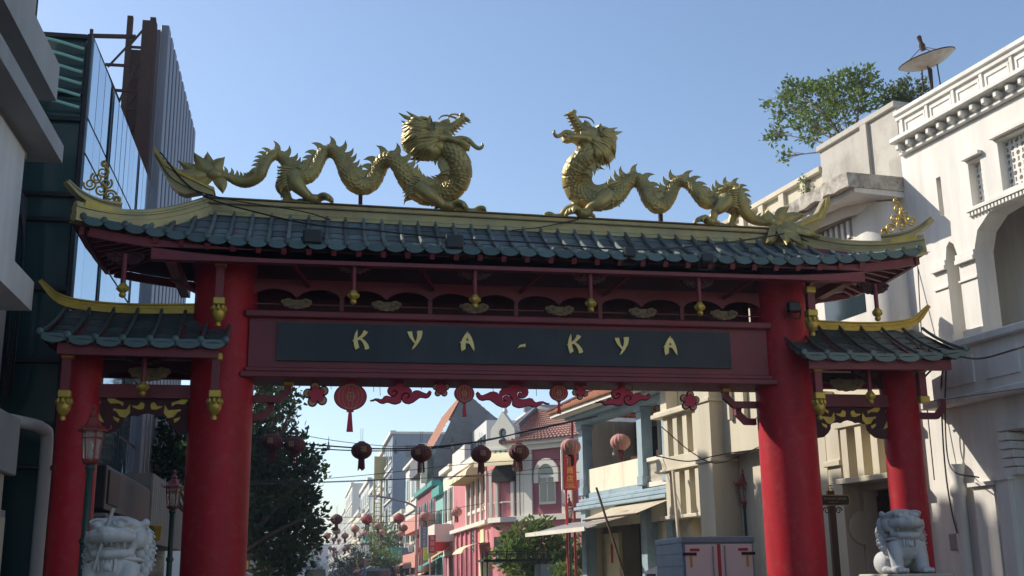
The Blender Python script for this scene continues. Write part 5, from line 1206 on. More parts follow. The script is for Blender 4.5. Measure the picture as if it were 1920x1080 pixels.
MB().add([(-2.4, 0, 0), (4.2, 0, 0), (4.2, 0, 10.0), (1.6, 0, 11.6), (-.4, 0, 13.2), (-2.4, 0, 9.0), (-2.4, .3, 0), (4.2, .3, 0), (4.2, .3, 10.0), (1.6, .3, 11.6), (-.4, .3, 13.2), (-2.4, .3, 9.0)],
         [(0, 1, 2, 3, 4, 5), (11, 10, 9, 8, 7, 6), (0, 6, 7, 1), (1, 7, 8, 2), (2, 8, 9, 3), (3, 9, 10, 4), (4, 10, 11, 5), (5, 11, 6, 0)]).build('gable_wall', 'grey_wall', GH)
MB().box((-2.35, .31, 0), (4.1, 12, 9.0)).build('wall', 'pale_wall', GH)
mm = MB(); tile_roof(mm, (-2.9, .1, 8.8), (-2.9, 12, 8.8), (-.4, 12, 13.3), (-.4, .1, 13.3), 30, 16, .05); tile_roof(mm, (3.9, 12, 9.6), (3.9, .1, 9.6), (-.4, .1, 13.3), (-.4, 12, 13.3), 30, 16, .05)
q = mm.build('roof_tiles', 'terracotta', GH); q['kind'] = 'stuff'
MB().box((-3.4, .4, 8.0), (-2.4, 6, 9.2)).build('attic', 'grey_wall', GH); MB().box((-3.2, .1, 7.4), (-2.8, .5, 9.9)).build('chimney', 'cream_board', GH)
house('white_block', 'plain white block rising behind the teal row house', 83, 92, 9.8, 9, 'plaster_white', 3, 2, para=.2)
WT = thing('white_tiled_block', 'white tiled flat roofed block behind the brown hip roof', 'building', (12.5, 66, 0))
MB().box((0, 0, 0), (14, 12, 11.0)).build('wall', 'white_tile', WT); MB().box((-.1, -.1, 11.0), (14, .3, 11.4)).build('parapet', 'bluegrey_wall', WT); MB().box((-2.2, 1, 0), (-.02, 9, 10.6)).build('wing', 'white_tile', WT)
for i in range(14):
    for j in range(4): MB().box((.08+i, -.04, 7.1+j), (1.0+i, .01, 8.02+j)).build('tile_panel', 'white_tile', WT)
for i in range(6): MB().box((-2.24, 1.3+i*1.25, 8.2), (-2.19, 2.2+i*1.25, 9.8)).build('window', 'facade_glass', WT)
MB().box((0, -.5, 9.2), (14, -.12, 9.35)).build('canopy', 'bluegrey_wall', WT)
house('bluegrey_tower', 'tall blue grey office tower with white street edge', 107, 118, 14.6, 10, 'bluegrey_wall', 5, 2, trim='white_trim', para=.3)
house('low_rowhouse', 'low shophouse with green awning before the blue grey tower', 93, 106, 6.4, 8, 'pale_wall', 2, 3, balcony={1: 'teal_paint'})
house('pale_office', 'pale concrete office block with blue windows down the street', 119, 134, 14.2, 10, 'pale_wall', 4, 3)
house('blue_office', 'slim blue glazed block in the street row', 135, 146, 11.5, 10, 'bluegrey_wall', 4, 2, balcony={2: 'teal_paint'})
house('grey_office', 'grey office block with white stair tower far down the street', 148, 172, 13.5, 10, 'pale_wall', 4, 4)
house('cream_rowhouse', 'cream row houses with curved balcony far along the street', 173, 205, 11, 10, 'cream_board', 3, 6, balcony={1: 'white_trim'})
house('white_tower', 'white flat topped tower in the far street row', 206, 240, 17.5, 12, 'plaster_white', 6, 4)
house('far_block', 'pale block near the far end of the street', 242, 300, 15, 12, 'pale_wall', 5, 6)
house('end_block', 'hazy low block closing the far right of the street', 302, 420, 14, 14, 'pale_wall', 4, 10)
house('left_rowhouse', 'shuttered row house on the left beyond the tree', 52, 80, 8, 9, 'pale_wall', 3, 6, x=-4.5, side=-1)
house('left_office', 'grey office far down the left side of the street', 82, 140, 11, 9, 'grey_wall', 4, 8, x=-4.5, side=-1)
house('left_far_block', 'pale far block on the left side of the street', 142, 420, 13, 9, 'pale_wall', 4, 16, x=-4.5, side=-1)
house('street_end_building', 'distant building closing the view at the end of the street', 520, 560, 16, 60, 'pale_wall', 4, 6, x=-25)
YP = thing('yellow_ladder_mast', 'tall yellow ladder mast with a square top frame beside the office row', 'mast', (*onY(706, 1080, 118).xy, 0))
for dx in (-.35, .35): MB().tube([(dx, 0, 0), (dx, 0, 11.2)], .12, 6).build('rail', 'yellow_post', YP)
for k in range(26): MB().tube([(-.35, 0, .5+k*.4), (.35, 0, .5+k*.4)], .04, 5).build('rung', 'yellow_post', YP)
MB().box((-.4, -.1, 11.2), (1.5, .1, 13.6)).build('top_panel', 'yellow_post', YP)
# ------------------------------------------------ frangipani, small trees, cart, vehicles
bl_ = [(*onY(x, y, 40+d), r) for x, y, d, r in ((975, 1010, 0, .55), (1010, 1000, .5, .45), (960, 1040, -.3, .5), (1005, 1045, .3, .6), (1045, 1030, 0, .45), (1065, 1060, .4, .6), (1030, 1070, -.4, .6), (1085, 1030, .6, .4), (985, 1070, .2, .5))]
tree('frangipani_tree', 'frangipani tree with bright leaves and bare pale branches before the pink building', (8.35, 40, 0), bl_, 'leaf_light', .24, 2600, .09, 12, (8.4, 40, 1.6), twigs=7)
tree('potted_shrub', 'bright green shrub at the right kerb below the signs', (7.9, 36, 0), [(8.0, 36, 1.5, .5), (8.3, 36.2, 1.2, .4)], 'leaf_light', .16, 700, .04, 13, cat='shrub')
for i, (px, py, Y, r, lab) in enumerate(((724, 1010, 95, 1.5, 'round green street tree below the teal balcony'), (731, 1058, 90, 1.1, 'lower green street tree beside the ladder mast'), (676, 1045, 140, 1.6, 'small street tree before the grey office'), (640, 1062, 170, 1.6, 'low street tree among the far shopfronts'), (590, 1068, 220, 2.2, 'farthest street tree near the vanishing point'))):
    c = onY(px, py, Y); tree('street_tree', lab, (c.x, Y, 0), [(c.x, Y, c.z, r), (c.x+r*.5, Y, c.z-r*.5, r*.8), (c.x-r*.5, Y+.3, c.z+r*.3, r*.7)], 'leaf_light' if i in (0, 1) else 'leaf', .3, 900, .1, 20+i, group='trees along the far street')
CT = thing('food_cart', 'black canopied food cart standing at the right kerb', 'cart', (6.75, 38, 0))
for x in (-1.0, .95):
    for y in (-.5, .6): MB().tube([(x, y, 0), (x, y, 2.35)], .03, 5).build('post', 'black_metal', CT)
MB().box((-1.15, -.7, 2.05), (1.1, .8, 2.12)).build('canopy', 'cloth_dark', CT)
for z in (2.28, 2.36): MB().bar((-1.05, -.55, z), (1.0, -.55, z), .03).build('roof_rail', 'black_metal', CT)
for k in range(7): MB().bar((-1.05+k*.34, -.55, 2.1), (-1.05+k*.34, -.55, 2.38), .03).build('rail_post', 'black_metal', CT)
MB().box((-.95, -.45, .45), (.9, .55, 1.15), .03).build('counter', 'truck_blue_shade', CT); MB().box((-.6, -.3, 1.15), (.3, .3, 1.6)).build('glass_case', 'paper_white', CT); MB().box((.75, -.6, .5), (1.25, .5, 1.95)).build('side_panel', 'truck_blue_shade', CT)
wl = MB().lathe([(.28, -.05), (.3, -.03), (.3, .03), (.28, .05)], n=18).xf(Matrix.Rotation(R(90), 4, 'Y'))
for x in (-.8, .8): put(wl.mesh('wheel', 'rubber', smooth=40), 'wheel', CT, (x, .1, .3))
def car(name, label, loc, m, L=4.2, W=1.7, H=1.45, rz=0, cat='car', box=False):
    o = thing(name, label, cat, loc, rz)
    if box: prof = [(-L/2, .35), (L/2, .35), (L/2, 1.0), (L/2-.25, H), (-L/2, H)]
    else: prof = [(-L/2, .35), (L/2, .35), (L/2, .75), (L/2-.9, .9), (L/2-1.6, H), (-L/2+.6, H), (-L/2+.05, .95)]
    MB().poly(prof, -W/2, W/2, f=lambda x, y, z: (y*(1-.10*max(0, z-.9)), x, z)).build('body', m, o)
    for y in (-L/2-.004, ): MB().box((-W*.38, y-.01, H*.68), (W*.38, y+.01, H*.92)).build('rear_window', 'facade_glass', o)
    for s in (-1, 1):
        MB().box((s*(W/2-.02)*.96, -L*.25, H*.68), (s*(W/2+.004)*.95, L*.12, H*.92)).build('side_window', 'facade_glass', o); MB().box((s*W*.36, -L/2-.03, .75), (s*W*.46, -L/2, .92)).build('tail_light', 'reflect_red', o)
        for y in (-L*.3, L*.3): put(MB().lathe([(.24, -.09), (.3, -.07), (.3, .07), (.24, .09)], n=16).xf(Matrix.Rotation(R(90), 4, 'Y')).mesh('wheel', 'rubber', smooth=40), 'wheel', o, (s*(W/2-.1), y, .3))
    return o
car('parked_car', 'white car parked by the row houses, only its roof in view', (5.6, 57, 0), 'car_white', H=1.68)
car('van', 'dark van driving far down the street', (.8, 105, 0), 'car_dark', 4.6, 1.9, 2.35, cat='van', box=True); car('box_van', 'grey box van parked far along the right kerb', (5.1, 88, 0), 'truck_blue_shade', 5, 2.1, 2.25, cat='van', box=True)
# ================================================================== decorations hung under the beam
DY = GY
def dpoly(name, label, cat, polys, group=None, base=None):
    """cut-out board: polys = [(outline, holes, y0, y1, material, part)]; the first is the board itself"""
    c = base; o = thing(name, label, cat, c, group=group)
    for out, hs, y0, y1, m, part in polys:
        MB().poly([(x-c.x, z-c.z) for x, z in out], y0, y1, [[(x-c.x, z-c.z) for x, z in h] for h in hs]).build(part, m, o)
    return o
W2 = lambda pts, ox, oy, sc: [(q.x, q.z) for q in (onY(ox+x/sc, oy+y/sc, DY) for x, y in pts)]
CL = [(75,440),(120,430),(170,408),(215,412),(265,425),(300,405),(320,372),(360,360),(420,375),(470,380),(510,365),(540,330),(545,295),(530,265),(495,253),(465,265),(455,290),(465,310),(475,300),(480,284),(500,274),(520,292),(520,320),(500,345),(465,355),(430,345),(395,315),(382,275),(390,235),(415,205),(455,193),(500,200),(515,165),(545,135),(580,122),(615,132),(645,160),(665,210),(710,205),(755,225),(785,260),(800,310),(825,285),(870,268),(920,272),(970,295),(1030,320),(1065,320),(1085,290),(1110,270),(1128,290),(1118,335),(1085,375),(1040,390),(980,378),(930,380),(880,415),(820,460),(750,488),(690,480),(650,455),(627,410),(624,372),(650,338),(690,320),(725,332),(740,358),(728,382),(700,393),(690,405),(715,410),(748,392),(762,355),(742,315),(690,298),(640,316),(605,370),(603,420),(608,450),(580,475),(520,495),(460,488),(400,465),(360,462),(300,485),(250,475),(205,445),(165,425),(120,440)]
def cloud(label, cx, cy, wpx, mirror=False):
    m = -1 if mirror else 1; k = wpx/1053
    pts = [(cx+m*(x-600)*k, cy+(y-308)*k) for x, y in CL]; p = [(q.x, q.z) for q in (onY(x, y, DY) for x, y in pts)]; b = onY(cx, cy, DY)
    gcx, gcz = b.x, b.z; o = thing('cloud_board', label, 'cloud ornament', b, group='cut-out ornaments under the beam')
    MB().poly([(x-gcx, z-gcz) for x, z in p], -.022, .010).build('board', 'plate_red', o)
    edge = [Vector((x-gcx, .014, z-gcz)) for x, z in p]; MB().tube(edge+[edge[0]], .012, 5).build('rim', 'plate_edge', o)
    return o
cloud('red scrolled cloud board hanging between the big lantern and a flower', 751, 737, 114)
cloud('largest red scrolled cloud board at the middle of the beam', 962, 740, 137, True)
cloud('red scrolled cloud board hanging before the orange tiled roof', 1168, 742, 102)
def flower(label, px, py, r_px, rot):
    b = onY(px, py, DY); r = r_px*.0079; o = thing('flower_board', label, 'flower ornament', b, group='cut-out ornaments under the beam')
    def pet(rc, rr, n=5):
        out = []
        for k in range(n):
            a = rot+2*math.pi*k/n
            for t in range(-6, 7):
                th = a+t*.29; out.append((math.cos(a)*rc+math.cos(th)*rr, math.sin(a)*rc+math.sin(th)*rr))
        return out
    MB().poly(pet(r*.60, r*.36), -.014, .014).build('board', 'plate_edge', o)
    for k in range(5):
        a = rot+2*math.pi*k/5; c = (math.cos(a)*r*.62, math.sin(a)*r*.62)
        MB().poly([(c[0]+r*.25*math.cos(t*.45), c[1]+r*.25*math.sin(t*.45)) for t in range(14)], -.022, -.0145).build('gold_petal', 'plate_gold', o)
    MB().poly(pet(r*.46, r*.21), -.030, -.0225).build('red_petals', 'plate_red', o)
    return o
flower('red flower board with gold petals nearest the left pillar', 593, 740, 25, 1.75)
flower('small red flower board between two cloud boards left of centre', 827, 729, 17, 1.57)
flower('small red flower board beside the smaller right lantern board', 1088, 734, 17, 2.1)
flower('red flower board with gold petals nearest the right pillar', 1293, 752, 21, 1.45)
def flat_lantern(label, px, py, w_px, h_px, tail_px):
    b = onY(px, py, DY); k = .0079; o = thing('lantern_board', label, 'lantern ornament', b, group='cut-out ornaments under the beam'); a, h = w_px*k/2, h_px*k/2
    el = lambda sx, sz, n=36: [(a*sx*math.cos(2*math.pi*t/n), h*sz*math.sin(2*math.pi*t/n)) for t in range(n)]
    MB().poly(el(1, 1), -.012, .012).build('board', 'plate_edge', o); MB().poly(el(.95, .95), -.020, -.0125).build('face', 'plate_red', o)
    MB().box((-a*.25, -.02, h*.97), (a*.25, .02, h*1.12), .005).build('top_cap', 'plate_red', o); MB().box((-a*.22, -.02, -h*1.12), (a*.22, .02, -h*.97), .005).build('bottom_cap', 'plate_red', o)
    for q in (-.72, -.48, -.16, .16, .48, .72):
        MB().tube([(a*q*math.cos(t*.131), -.024, h*.9*math.sin(t*.131)) for t in range(-12, 13)], .0045, 5).build('gold_line', 'plate_gold', o)
    MB().tube([(a*.25*math.cos(t*.262), -.027, a*.25*math.sin(t*.262)) for t in range(25)], .006, 5).build('gold_ring', 'plate_gold', o)
    for p, q in (((-a*.24, 0), (a*.24, 0)), ((0, -a*.24), (0, a*.24))): MB().bar((p[0], -.027, p[1]), (q[0], -.027, q[1]), .01, .01).build('gold_cross', 'plate_gold', o)
    z0 = -h*1.12; t = tail_px*k
    MB().poly([(-a*.10, z0), (a*.10, z0), (a*.2, z0-t), (-a*.2, z0-t)], -.012, .012).build('tassel', 'plate_red', o)
    MB().tube([(0, 0, h*1.1), (0, 0, h*1.1+.12)], .006, 4).build('hanger', 'cable', o)
flat_lantern('largest red lantern board with gold ribs near the left pillar', 657, 744, 60, 50, 36)
flat_lantern('smaller red lantern board left of the middle cloud', 870.5, 738, 38, 34, 24)
flat_lantern('smaller red lantern board right of the middle cloud', 1047.5, 737, 36, 31, 22)
cable([onY(x, y, DY-.02) for x, y in ((470, 708), (560, 711), (640, 714), (760, 713), (830, 710), (900, 716), (1000, 715), (1100, 716), (1200, 718), (1420, 722))], .007, 'sagging hanging wire of the ornaments under the beam')
for i, (x, y0, y1) in enumerate(((620, 713, 730), (700, 714, 735), (712, 714, 742), (789, 712, 730), (924, 716, 740), (1005, 716, 742), (1185, 717, 745), (1300, 720, 732))):
    tag(MB().tube([onY(x, y0, DY-.02), onY(x+1, y1, DY-.02)], .004, 4).build('hanger_wire', 'cable'), ('drop wire between the left flower and the big lantern board', 'left one of two drop wires right of the big lantern board', 'right one of two drop wires right of the big lantern board', 'drop wire above the right end of the first cloud board', 'drop wire above the left end of the middle cloud board', 'drop wire above the right end of the middle cloud board', 'drop wire above the third cloud board', 'drop wire above the flower nearest the right pillar')[i], 'wire', 'drop wires')
# ================================================================== round lanterns across the street
def lantern_proto(name, m, gold='plate_gold'):
    o = thing(name, 'x', 'lantern'); R0 = .25
    prof = [(.07, .19)]+[(R0*math.sin(math.pi*(.12+.76*k/10)), .205*math.cos(math.pi*(.12+.76*k/10))) for k in range(11)]+[(.07, -.19)]
    mm = MB(); n = 32; vs = []
    for r, z in prof:
        for k in range(n): q = r*(1-.05*(k % 2)); vs.append((q*math.cos(2*math.pi*k/n), q*math.sin(2*math.pi*k/n), z))
    mm.add(vs, [(i*n+k, i*n+(k+1) % n, (i+1)*n+(k+1) % n, (i+1)*n+k) for i in range(len(prof)-1) for k in range(n)]); mm.build('paper_globe', m, o)
    for z in (.195, -.20): MB().lathe([(.075, -.02), (.08, 0), (.075, .02)], (0, 0, z), 12).build('collar', 'lantern_dark_backlit', o)
    t = MB()
    for k in range(10): a = k*.628; t.tube([(.06*math.cos(a), .06*math.sin(a), -.21), (.075*math.cos(a), .075*math.sin(a), -.42-.02*(k % 3))], .014, 4)
    t.build('tassel', 'lantern_dark_backlit', o)
    for s in (-.02, .02): MB().tube([(s, 0, .2), (s*1.3, 0, .52)], .004, 4).build('hanger', 'cable', o)
    put(text_mesh('福', .15, gold, .004), 'gold_character', o, (.0, -.252, .0), (R(90), 0, 0))
    return o
protos = {}
LANT = [(511, 829, 27, 'lantern_dark_backlit', 'dark lantern before the tree, leftmost of the nearest string'), (553, 835, 27, 'lantern_dark_backlit', 'dark lantern second from the left on the nearest string'), (678, 845, 27, 'lantern_dark_backlit', 'dark lantern alone against the sky on the nearest string'),
 (790, 850, 27, 'lantern_dark_backlit', 'dark lantern before the grey gable on the nearest string'), (902, 852, 27, 'lantern_dark_backlit', 'dark lantern before the pink corner awning'), (973, 848, 27, 'lantern_dark_backlit', 'dark lantern before the brown hip roof'), (1070, 838, 27, 'lantern_lit_hazed', 'pale pink lantern above the red vertical sign'), (1163, 829, 27, 'lantern_lit_hazed', 'pale pink lantern before the blue balcony'),
 (631, 974, 48, 'lantern_dark_backlit', 'dark small lantern on the second string against the sky'), (688, 974, 50, 'lantern_red', 'red brown lantern on the second string, third from the left'), (748, 972, 50, 'lantern_red', 'reddish lantern on the second string before the green awning'), (797, 968, 50, 'lantern_lit_hazed', 'pale lantern on the second string before the salmon balcony'), (856, 960, 50, 'lantern_lit_hazed', 'pale lantern on the second string before the white balcony'), (914, 950, 50, 'lantern_lit_hazed', 'pale lantern on the second string below the cream awning'), (970, 938, 50, 'lantern_lit_hazed', 'pale lantern on the second string beside the arched window'),
 (587, 998, 62, 'lantern_lit_hazed', 'small pale lantern just right of the tree crown'), (613, 1005, 76, 'lantern_lit_hazed', 'small pale lantern low over the street centre'), (631, 996, 70, 'lantern_lit_hazed', 'small pale lantern under the dark one'), (647, 1005, 80, 'lantern_lit_hazed', 'small pale lantern before the far cream houses'), (666, 992, 66, 'lantern_lit_hazed', 'small pale lantern left of the grey office'), (683, 1001, 90, 'lantern_lit_hazed', 'small pale lantern before the blue glazed block'), (709, 986, 70, 'lantern_lit_hazed', 'small pale lantern beside the ladder mast'), (716, 998, 85, 'lantern_lit_hazed', 'small pale lantern right below the mast one'), (751, 1001, 85, 'lantern_lit_hazed', 'small pale lantern over the teal balcony edge'), (757, 990, 70, 'lantern_red', 'small red lantern half hidden by its neighbour'),
 (601, 1033, 125, 'lantern_lit_hazed', 'tiny lantern on the fourth string near the tree'), (626, 1030, 120, 'lantern_lit_hazed', 'tiny lantern on the fourth string over the middle'), (653, 1025, 115, 'lantern_lit_hazed', 'tiny lantern on the fourth string further right'), (679, 1020, 115, 'lantern_lit_hazed', 'tiny lantern on the fourth string before the shop signs'), (575, 1045, 150, 'lantern_lit_hazed', 'tiny lantern farthest left over the street'), (626, 1041, 160, 'lantern_lit_hazed', 'tiny lantern farthest over the middle of the street')]
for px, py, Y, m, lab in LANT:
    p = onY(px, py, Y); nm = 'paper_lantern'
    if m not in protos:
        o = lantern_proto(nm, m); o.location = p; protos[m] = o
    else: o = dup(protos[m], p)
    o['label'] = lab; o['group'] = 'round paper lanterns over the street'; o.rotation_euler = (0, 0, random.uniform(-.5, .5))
for k in range(18):
    rn = random.Random(100+k); Y = rn.uniform(95, 230); X = rn.uniform(-.5, 6.2); o = dup(protos['lantern_lit_hazed'], (X, Y, rn.uniform(4.0, 5.6)), rn.uniform(-1, 1), 'tiny pale lantern in the far cluster over the street')
    o['group'] = 'tiny lanterns far down the street'
def span(px_pts, Y, r, label): cable([onY(x, y, Y) for x, y in px_pts], r, label, group='overhead wires')
span(((420, 815), (480, 822), (640, 838), (760, 841), (900, 828), (1000, 805), (1120, 780)), 27, .018, 'thick paired black wire carrying the nearest lanterns')
span(((420, 822), (500, 830), (640, 844), (800, 842), (960, 815), (1110, 783)), 27.1, .014, 'second wire of the nearest lantern string')
span(((560, 815), (640, 828), (720, 836), (790, 838), (1000, 850)), 27.3, .008, 'thin light-bulb wire above the nearest lanterns')
span(((420, 905), (640, 895), (900, 868), (1100, 860)), 34, .010, 'upper plain wire crossing the street'); span(((420, 910), (700, 900), (1100, 885)), 34.5, .010, 'middle plain wire crossing the street'); span(((420, 905), (600, 905), (900, 890), (1080, 870)), 35, .010, 'lower plain wire crossing the street')
span(((500, 968), (631, 970), (760, 966), (900, 945), (1060, 915)), 50, .012, 'wire of the second lantern string'); span(((560, 985), (700, 980), (830, 975)), 70, .012, 'wire of the third lantern string'); span(((560, 1030), (700, 1012), (800, 1008)), 118, .014, 'wire of the fourth lantern string')
span(((1240, 800), (1300, 850), (1350, 868), (1430, 835)), 21, .010, 'black wire bundle sagging before the cream fins'); span(((1230, 855), (1290, 865), (1340, 855), (1380, 848), (1430, 842)), 21.2, .012, 'lower wire bundle before the cream fins')
for k, (x, y) in enumerate(((616, 836), (742, 842), (848, 838))):
    p = onY(x, y, 27.3); o = thing('light_bulb', ('hanging bulb left of the sky lantern', 'hanging bulb over the blue grey tower', 'hanging bulb before the grey gable')[k], 'bulb', p, group='bulbs on the lantern wire'); MB().lathe([(.012, .1), (.02, .06), (.02, .02), (.045, -.04), (.035, -.09), (.005, -.11)], n=10).build('glass', 'bulb', o, smooth=50)
    MB().tube([(0, 0, .08), (0, 0, .22)], .006, 4).build('cord', 'cable', o)
# wires by the white building
wires = (([(1795, 668, 15.6), (1840, 672, 14.5), (1920, 650, 12.8)], .014, 'black cable running right from the right roof tip'), ([(1795, 666, 15.6), (1740, 700, 16.5), (1700, 760, 17.3)], .016, 'black cable dropping left from the right roof tip'),
 ([(1772, 668, 16.2), (1765, 720, 16.8), (1768, 820, 16.9), (1775, 900, 17), (1785, 960, 16.9), (1795, 1000, 16.8)], .014, 'thick black cable hanging down the white wall'), ([(1775, 670, 16.2), (1772, 760, 16.8), (1776, 850, 16.9), (1790, 885, 16.4), (1835, 895, 15.6)], .012, 'black cable curving right along the white wall'),
 ([(1720, 480, 17.4), (1724, 560, 17.3), (1730, 660, 17.2), (1738, 760, 17.2), (1752, 900, 17.1)], .010, 'thin cable beside the yellow drain pipe'), ([(1700, 758, 17.3), (1800, 745, 16), (1920, 728, 14)], .006, 'thin string-light wire along the balcony'), ([(1716, 240, 17.4), (1722, 300, 17.4), (1728, 390, 17.3), (1735, 480, 17.3)], .016, 'black cable down the upper white wall'))
for pts, r, lab in wires: cable([onY(*p) for p in pts], r, lab, group='cables by the white building')
# ================================================================== street lamps
def street_lamp_proto():
    o = thing('street_lamp', 'x', 'street lamp')
    MB().lathe([(.14, 0), (.14, .3), (.09, .4), (.07, .5), (.065, 1.2), (.085, 1.22), (.085, 1.28), (.06, 1.3), (.058, 2.0), (.08, 2.02), (.08, 2.07), (.055, 2.09), (.052, 2.88), (.08, 2.92), (.06, 2.96)], n=14).build('post', 'green_post', o, smooth=40)
    Z = lambda z: 3.72-(3.72-z)*.74; K_ = .82
    def LZ(m_):
        m_.v = [(x*K_, y*K_, Z(z)) for x, y, z in m_.v]; return m_
    hx = lambda r, z: [(r*math.cos(math.pi/3*k), r*math.sin(math.pi/3*k), z) for k in range(6)]
    lan = LZ(MB().lathe([(.05, 2.68), (.13, 2.72), (.15, 2.76)], n=6)).build('lantern_base', 'lamp_red', o)
    for k in range(6):
        a, b = hx(.14, 2.76)[k], hx(.19, 3.26)[k]; LZ(MB().bar(a, b, .022)).build('glazing_bar', 'lamp_red', o)
        a2, b2 = hx(.13, 2.77)[(k+1) % 6], hx(.18, 3.25)[(k+1) % 6]; a1, b1 = hx(.13, 2.77)[k], hx(.18, 3.25)[k]
        LZ(MB().add([a1, a2, b2, b1], [(0, 1, 2, 3)])).build('glass_pane', 'lamp_glass', o)
        p = hx(.27, 3.285)[k]; q = hx(.20, 3.29)[k]; LZ(MB().tube(cr([q, p, (p[0]*1.16, p[1]*1.16, 3.32), (p[0]*1.1, p[1]*1.1, 3.36)], 3), .011, 5)).build('roof_curl', 'lamp_red', o)
    for z, r in ((3.14, .178), (2.78, .142)): LZ(MB().tube([*hx(r, z), hx(r, z)[0]], .011, 5)).build('glazing_ring', 'lamp_red', o)
    LZ(MB().lathe([(.26, 3.25), (.26, 3.275), (.15, 3.35), (.10, 3.45), (.07, 3.48), (.085, 3.52), (.05, 3.56), (.03, 3.6), (.05, 3.64), (.03, 3.69), (.004, 3.72)], n=6)).build('lantern_roof', 'lamp_red', o)
    LZ(MB().lathe([(.03, 2.76), (.035, 2.9), (.02, 2.92), (.04, 3.0), (.01, 3.08)], n=8)).build('lamp_bulb', 'bulb', o, smooth=50)
    return o
lp = street_lamp_proto()
def lamp_at(px, py_top, Y, label, first=False, sc=None):
    p = onY(px, py_top, Y); s = p.z/3.72; o = lp if first else dup(lp, (p.x, Y, 0)); o.location = (p.x, Y, 0); o.scale = (s if sc is None else sc, s if sc is None else sc, s); o['label'] = label; o['group'] = 'red lantern street lamps'
lamp_at(178, 757, 15.2, 'red lantern street lamp in front of the left outer pillar', True, .86)
lamp_at(328, 880, 22, 'red lantern street lamp beside the left inner pillar, further back', sc=.86); lamp_at(1393, 878, 23.5, 'red lantern street lamp behind the box truck', sc=.9); lamp_at(1066, 925, 34.5, 'distant red lantern street lamp before the frangipani', sc=.8)
SL = thing('street_light', 'grey street light with a long arm over the road', 'street light', (5.6, 61, 0))
MB().tube(cr([(0, 0, 0), (0, 0, 4.6), (-.1, 0, 5.2), (-1.0, 0, 5.55), (-2.1, 0, 5.75)], 4), .055, 7).build('pole', 'steel', SL, smooth=60); MB().ell((-2.3, 0, 5.76), (.28, .1, .05)).build('lamp_head', 'pale_wall', SL, smooth=60)
# ================================================================== signs
def vsign(name, label, px, y0, y1, Y, w_, m, chars, cm, extra=None, pole='sign_red', cs=1.0):
    a, b = onY(px, y0, Y), onY(px, y1, Y); H = a.z-b.z; o = thing(name, label, 'sign', (a.x, Y, 0))
    MB().box((-w_/2, -.04, b.z), (w_/2, .04, a.z), .02).build('panel', m, o); MB().box((-w_/2-.05, -.03, b.z), (-w_/2-.002, .045, a.z)).build('edge', 'sign_white', o)
    n = len(chars); top = a.z-H*.03; usable = H*(.80 if extra else .92); st = usable/n
    for i, ch in enumerate(chars): put(text_mesh(ch, min(st*.9, w_*.62)*cs, cm), 'character', o, (0, -.045, top-st*(i+.5)), (R(90), 0, 0))
    if extra:
        for j, t in enumerate(extra): put(text_mesh(t, w_*.20, cm, .003), 'lettering', o, (0, -.045, b.z+H*(.125-.055*j)), (R(90), 0, 0))
        MB().box((-w_*.3, -.046, b.z+H*.165), (w_*.3, -.040, b.z+H*.170)).build('rule', cm, o)
    MB().tube([(-w_*.3, 0, 0), (-w_*.3, 0, b.z+.05)], .035, 6).build('pole', pole, o)
    return o
vsign('vertical_shop_sign', 'tall red vertical sign with yellow characters by the blue house', 1067, 843, 919, 32.8, .40, 'sign_red', '和平商店', 'sign_yellow', ('TOKO', 'HOPING'))
tag(MB().tube([(onY(1078, 1000, 33.2).x, 33.2, 0), (onY(1078, 1000, 33.2).x, 33.2, onY(1078, 720, 33.2).z*.86)], .04, 7).build('red_pole', 'lamp_red', None, smooth=60), 'plain dark red pole beside the vertical sign', 'pole')
vsign('blue_shop_sign', 'slate blue vertical shop sign along the row houses', 795.5, 986, 1026, 58, .36, 'sign_blue', '杭州特产之品', 'sign_white', pole='maroon_plaster')
vsign('red_shop_sign', 'small red vertical shop sign with three white characters', 810.5, 1003, 1037, 56, .34, 'sign_red', '鱼圆店', 'sign_white', pole='steel')
vsign('pale_shop_sign', 'pale pink vertical shop sign left of the blue one', 786, 1010, 1041, 60, .30, 'salmon', '上品', 'maroon_plaster', pole='maroon_plaster')
NS = thing('street_name_sign', 'dark street name plate with gold border on a brown post in the right bay', 'street sign', (*onY(1561, 938, 18.2).xy, 0))
c = onY(1561, 938, 18.2); z = c.z; rr = lambda w_, h, r: [(sx*(w_-r)+r*math.cos(a), sz*(h-r)+r*math.sin(a)) for sx, sz, a0 in ((1, 1, 0), (-1, 1, math.pi/2), (-1, -1, math.pi), (1, -1, 1.5*math.pi)) for a in [a0+k*math.pi/8 for k in range(5)]]
MB().poly([(x, z+q) for x, q in rr(.30, .09, .05)], -.02, .02).build('border', 'gold_paint', NS); MB().poly([(x, z+q) for x, q in rr(.285, .076, .04)], -.026, -.0205).build('plate', 'sign_black', NS)
put(text_mesh('JL. KEMBANG JEPUN', .052, 'gold_paint', .003), 'lettering', NS, (0, -.029, z+.022), (R(90), 0, 0)); put(text_mesh('吉 邦 日 本', .036, 'gold_paint', .003), 'lettering', NS, (0, -.029, z-.035), (R(90), 0, 0))
MB().box((-.055, .021, 0), (.055, .10, z+.16)).build('post', 'brown_wood', NS)
for s in (-1, 1): swirl((s*.11, .03, z-.17), .06, 1.3, .012, s, 0 if s > 0 else math.pi).build('scroll', 'black_metal', NS, smooth=60)
swirl((0, .03, z+.19), .06, 1.2, .012, 1, 1).build('scroll', 'gold_paint', NS, smooth=60)
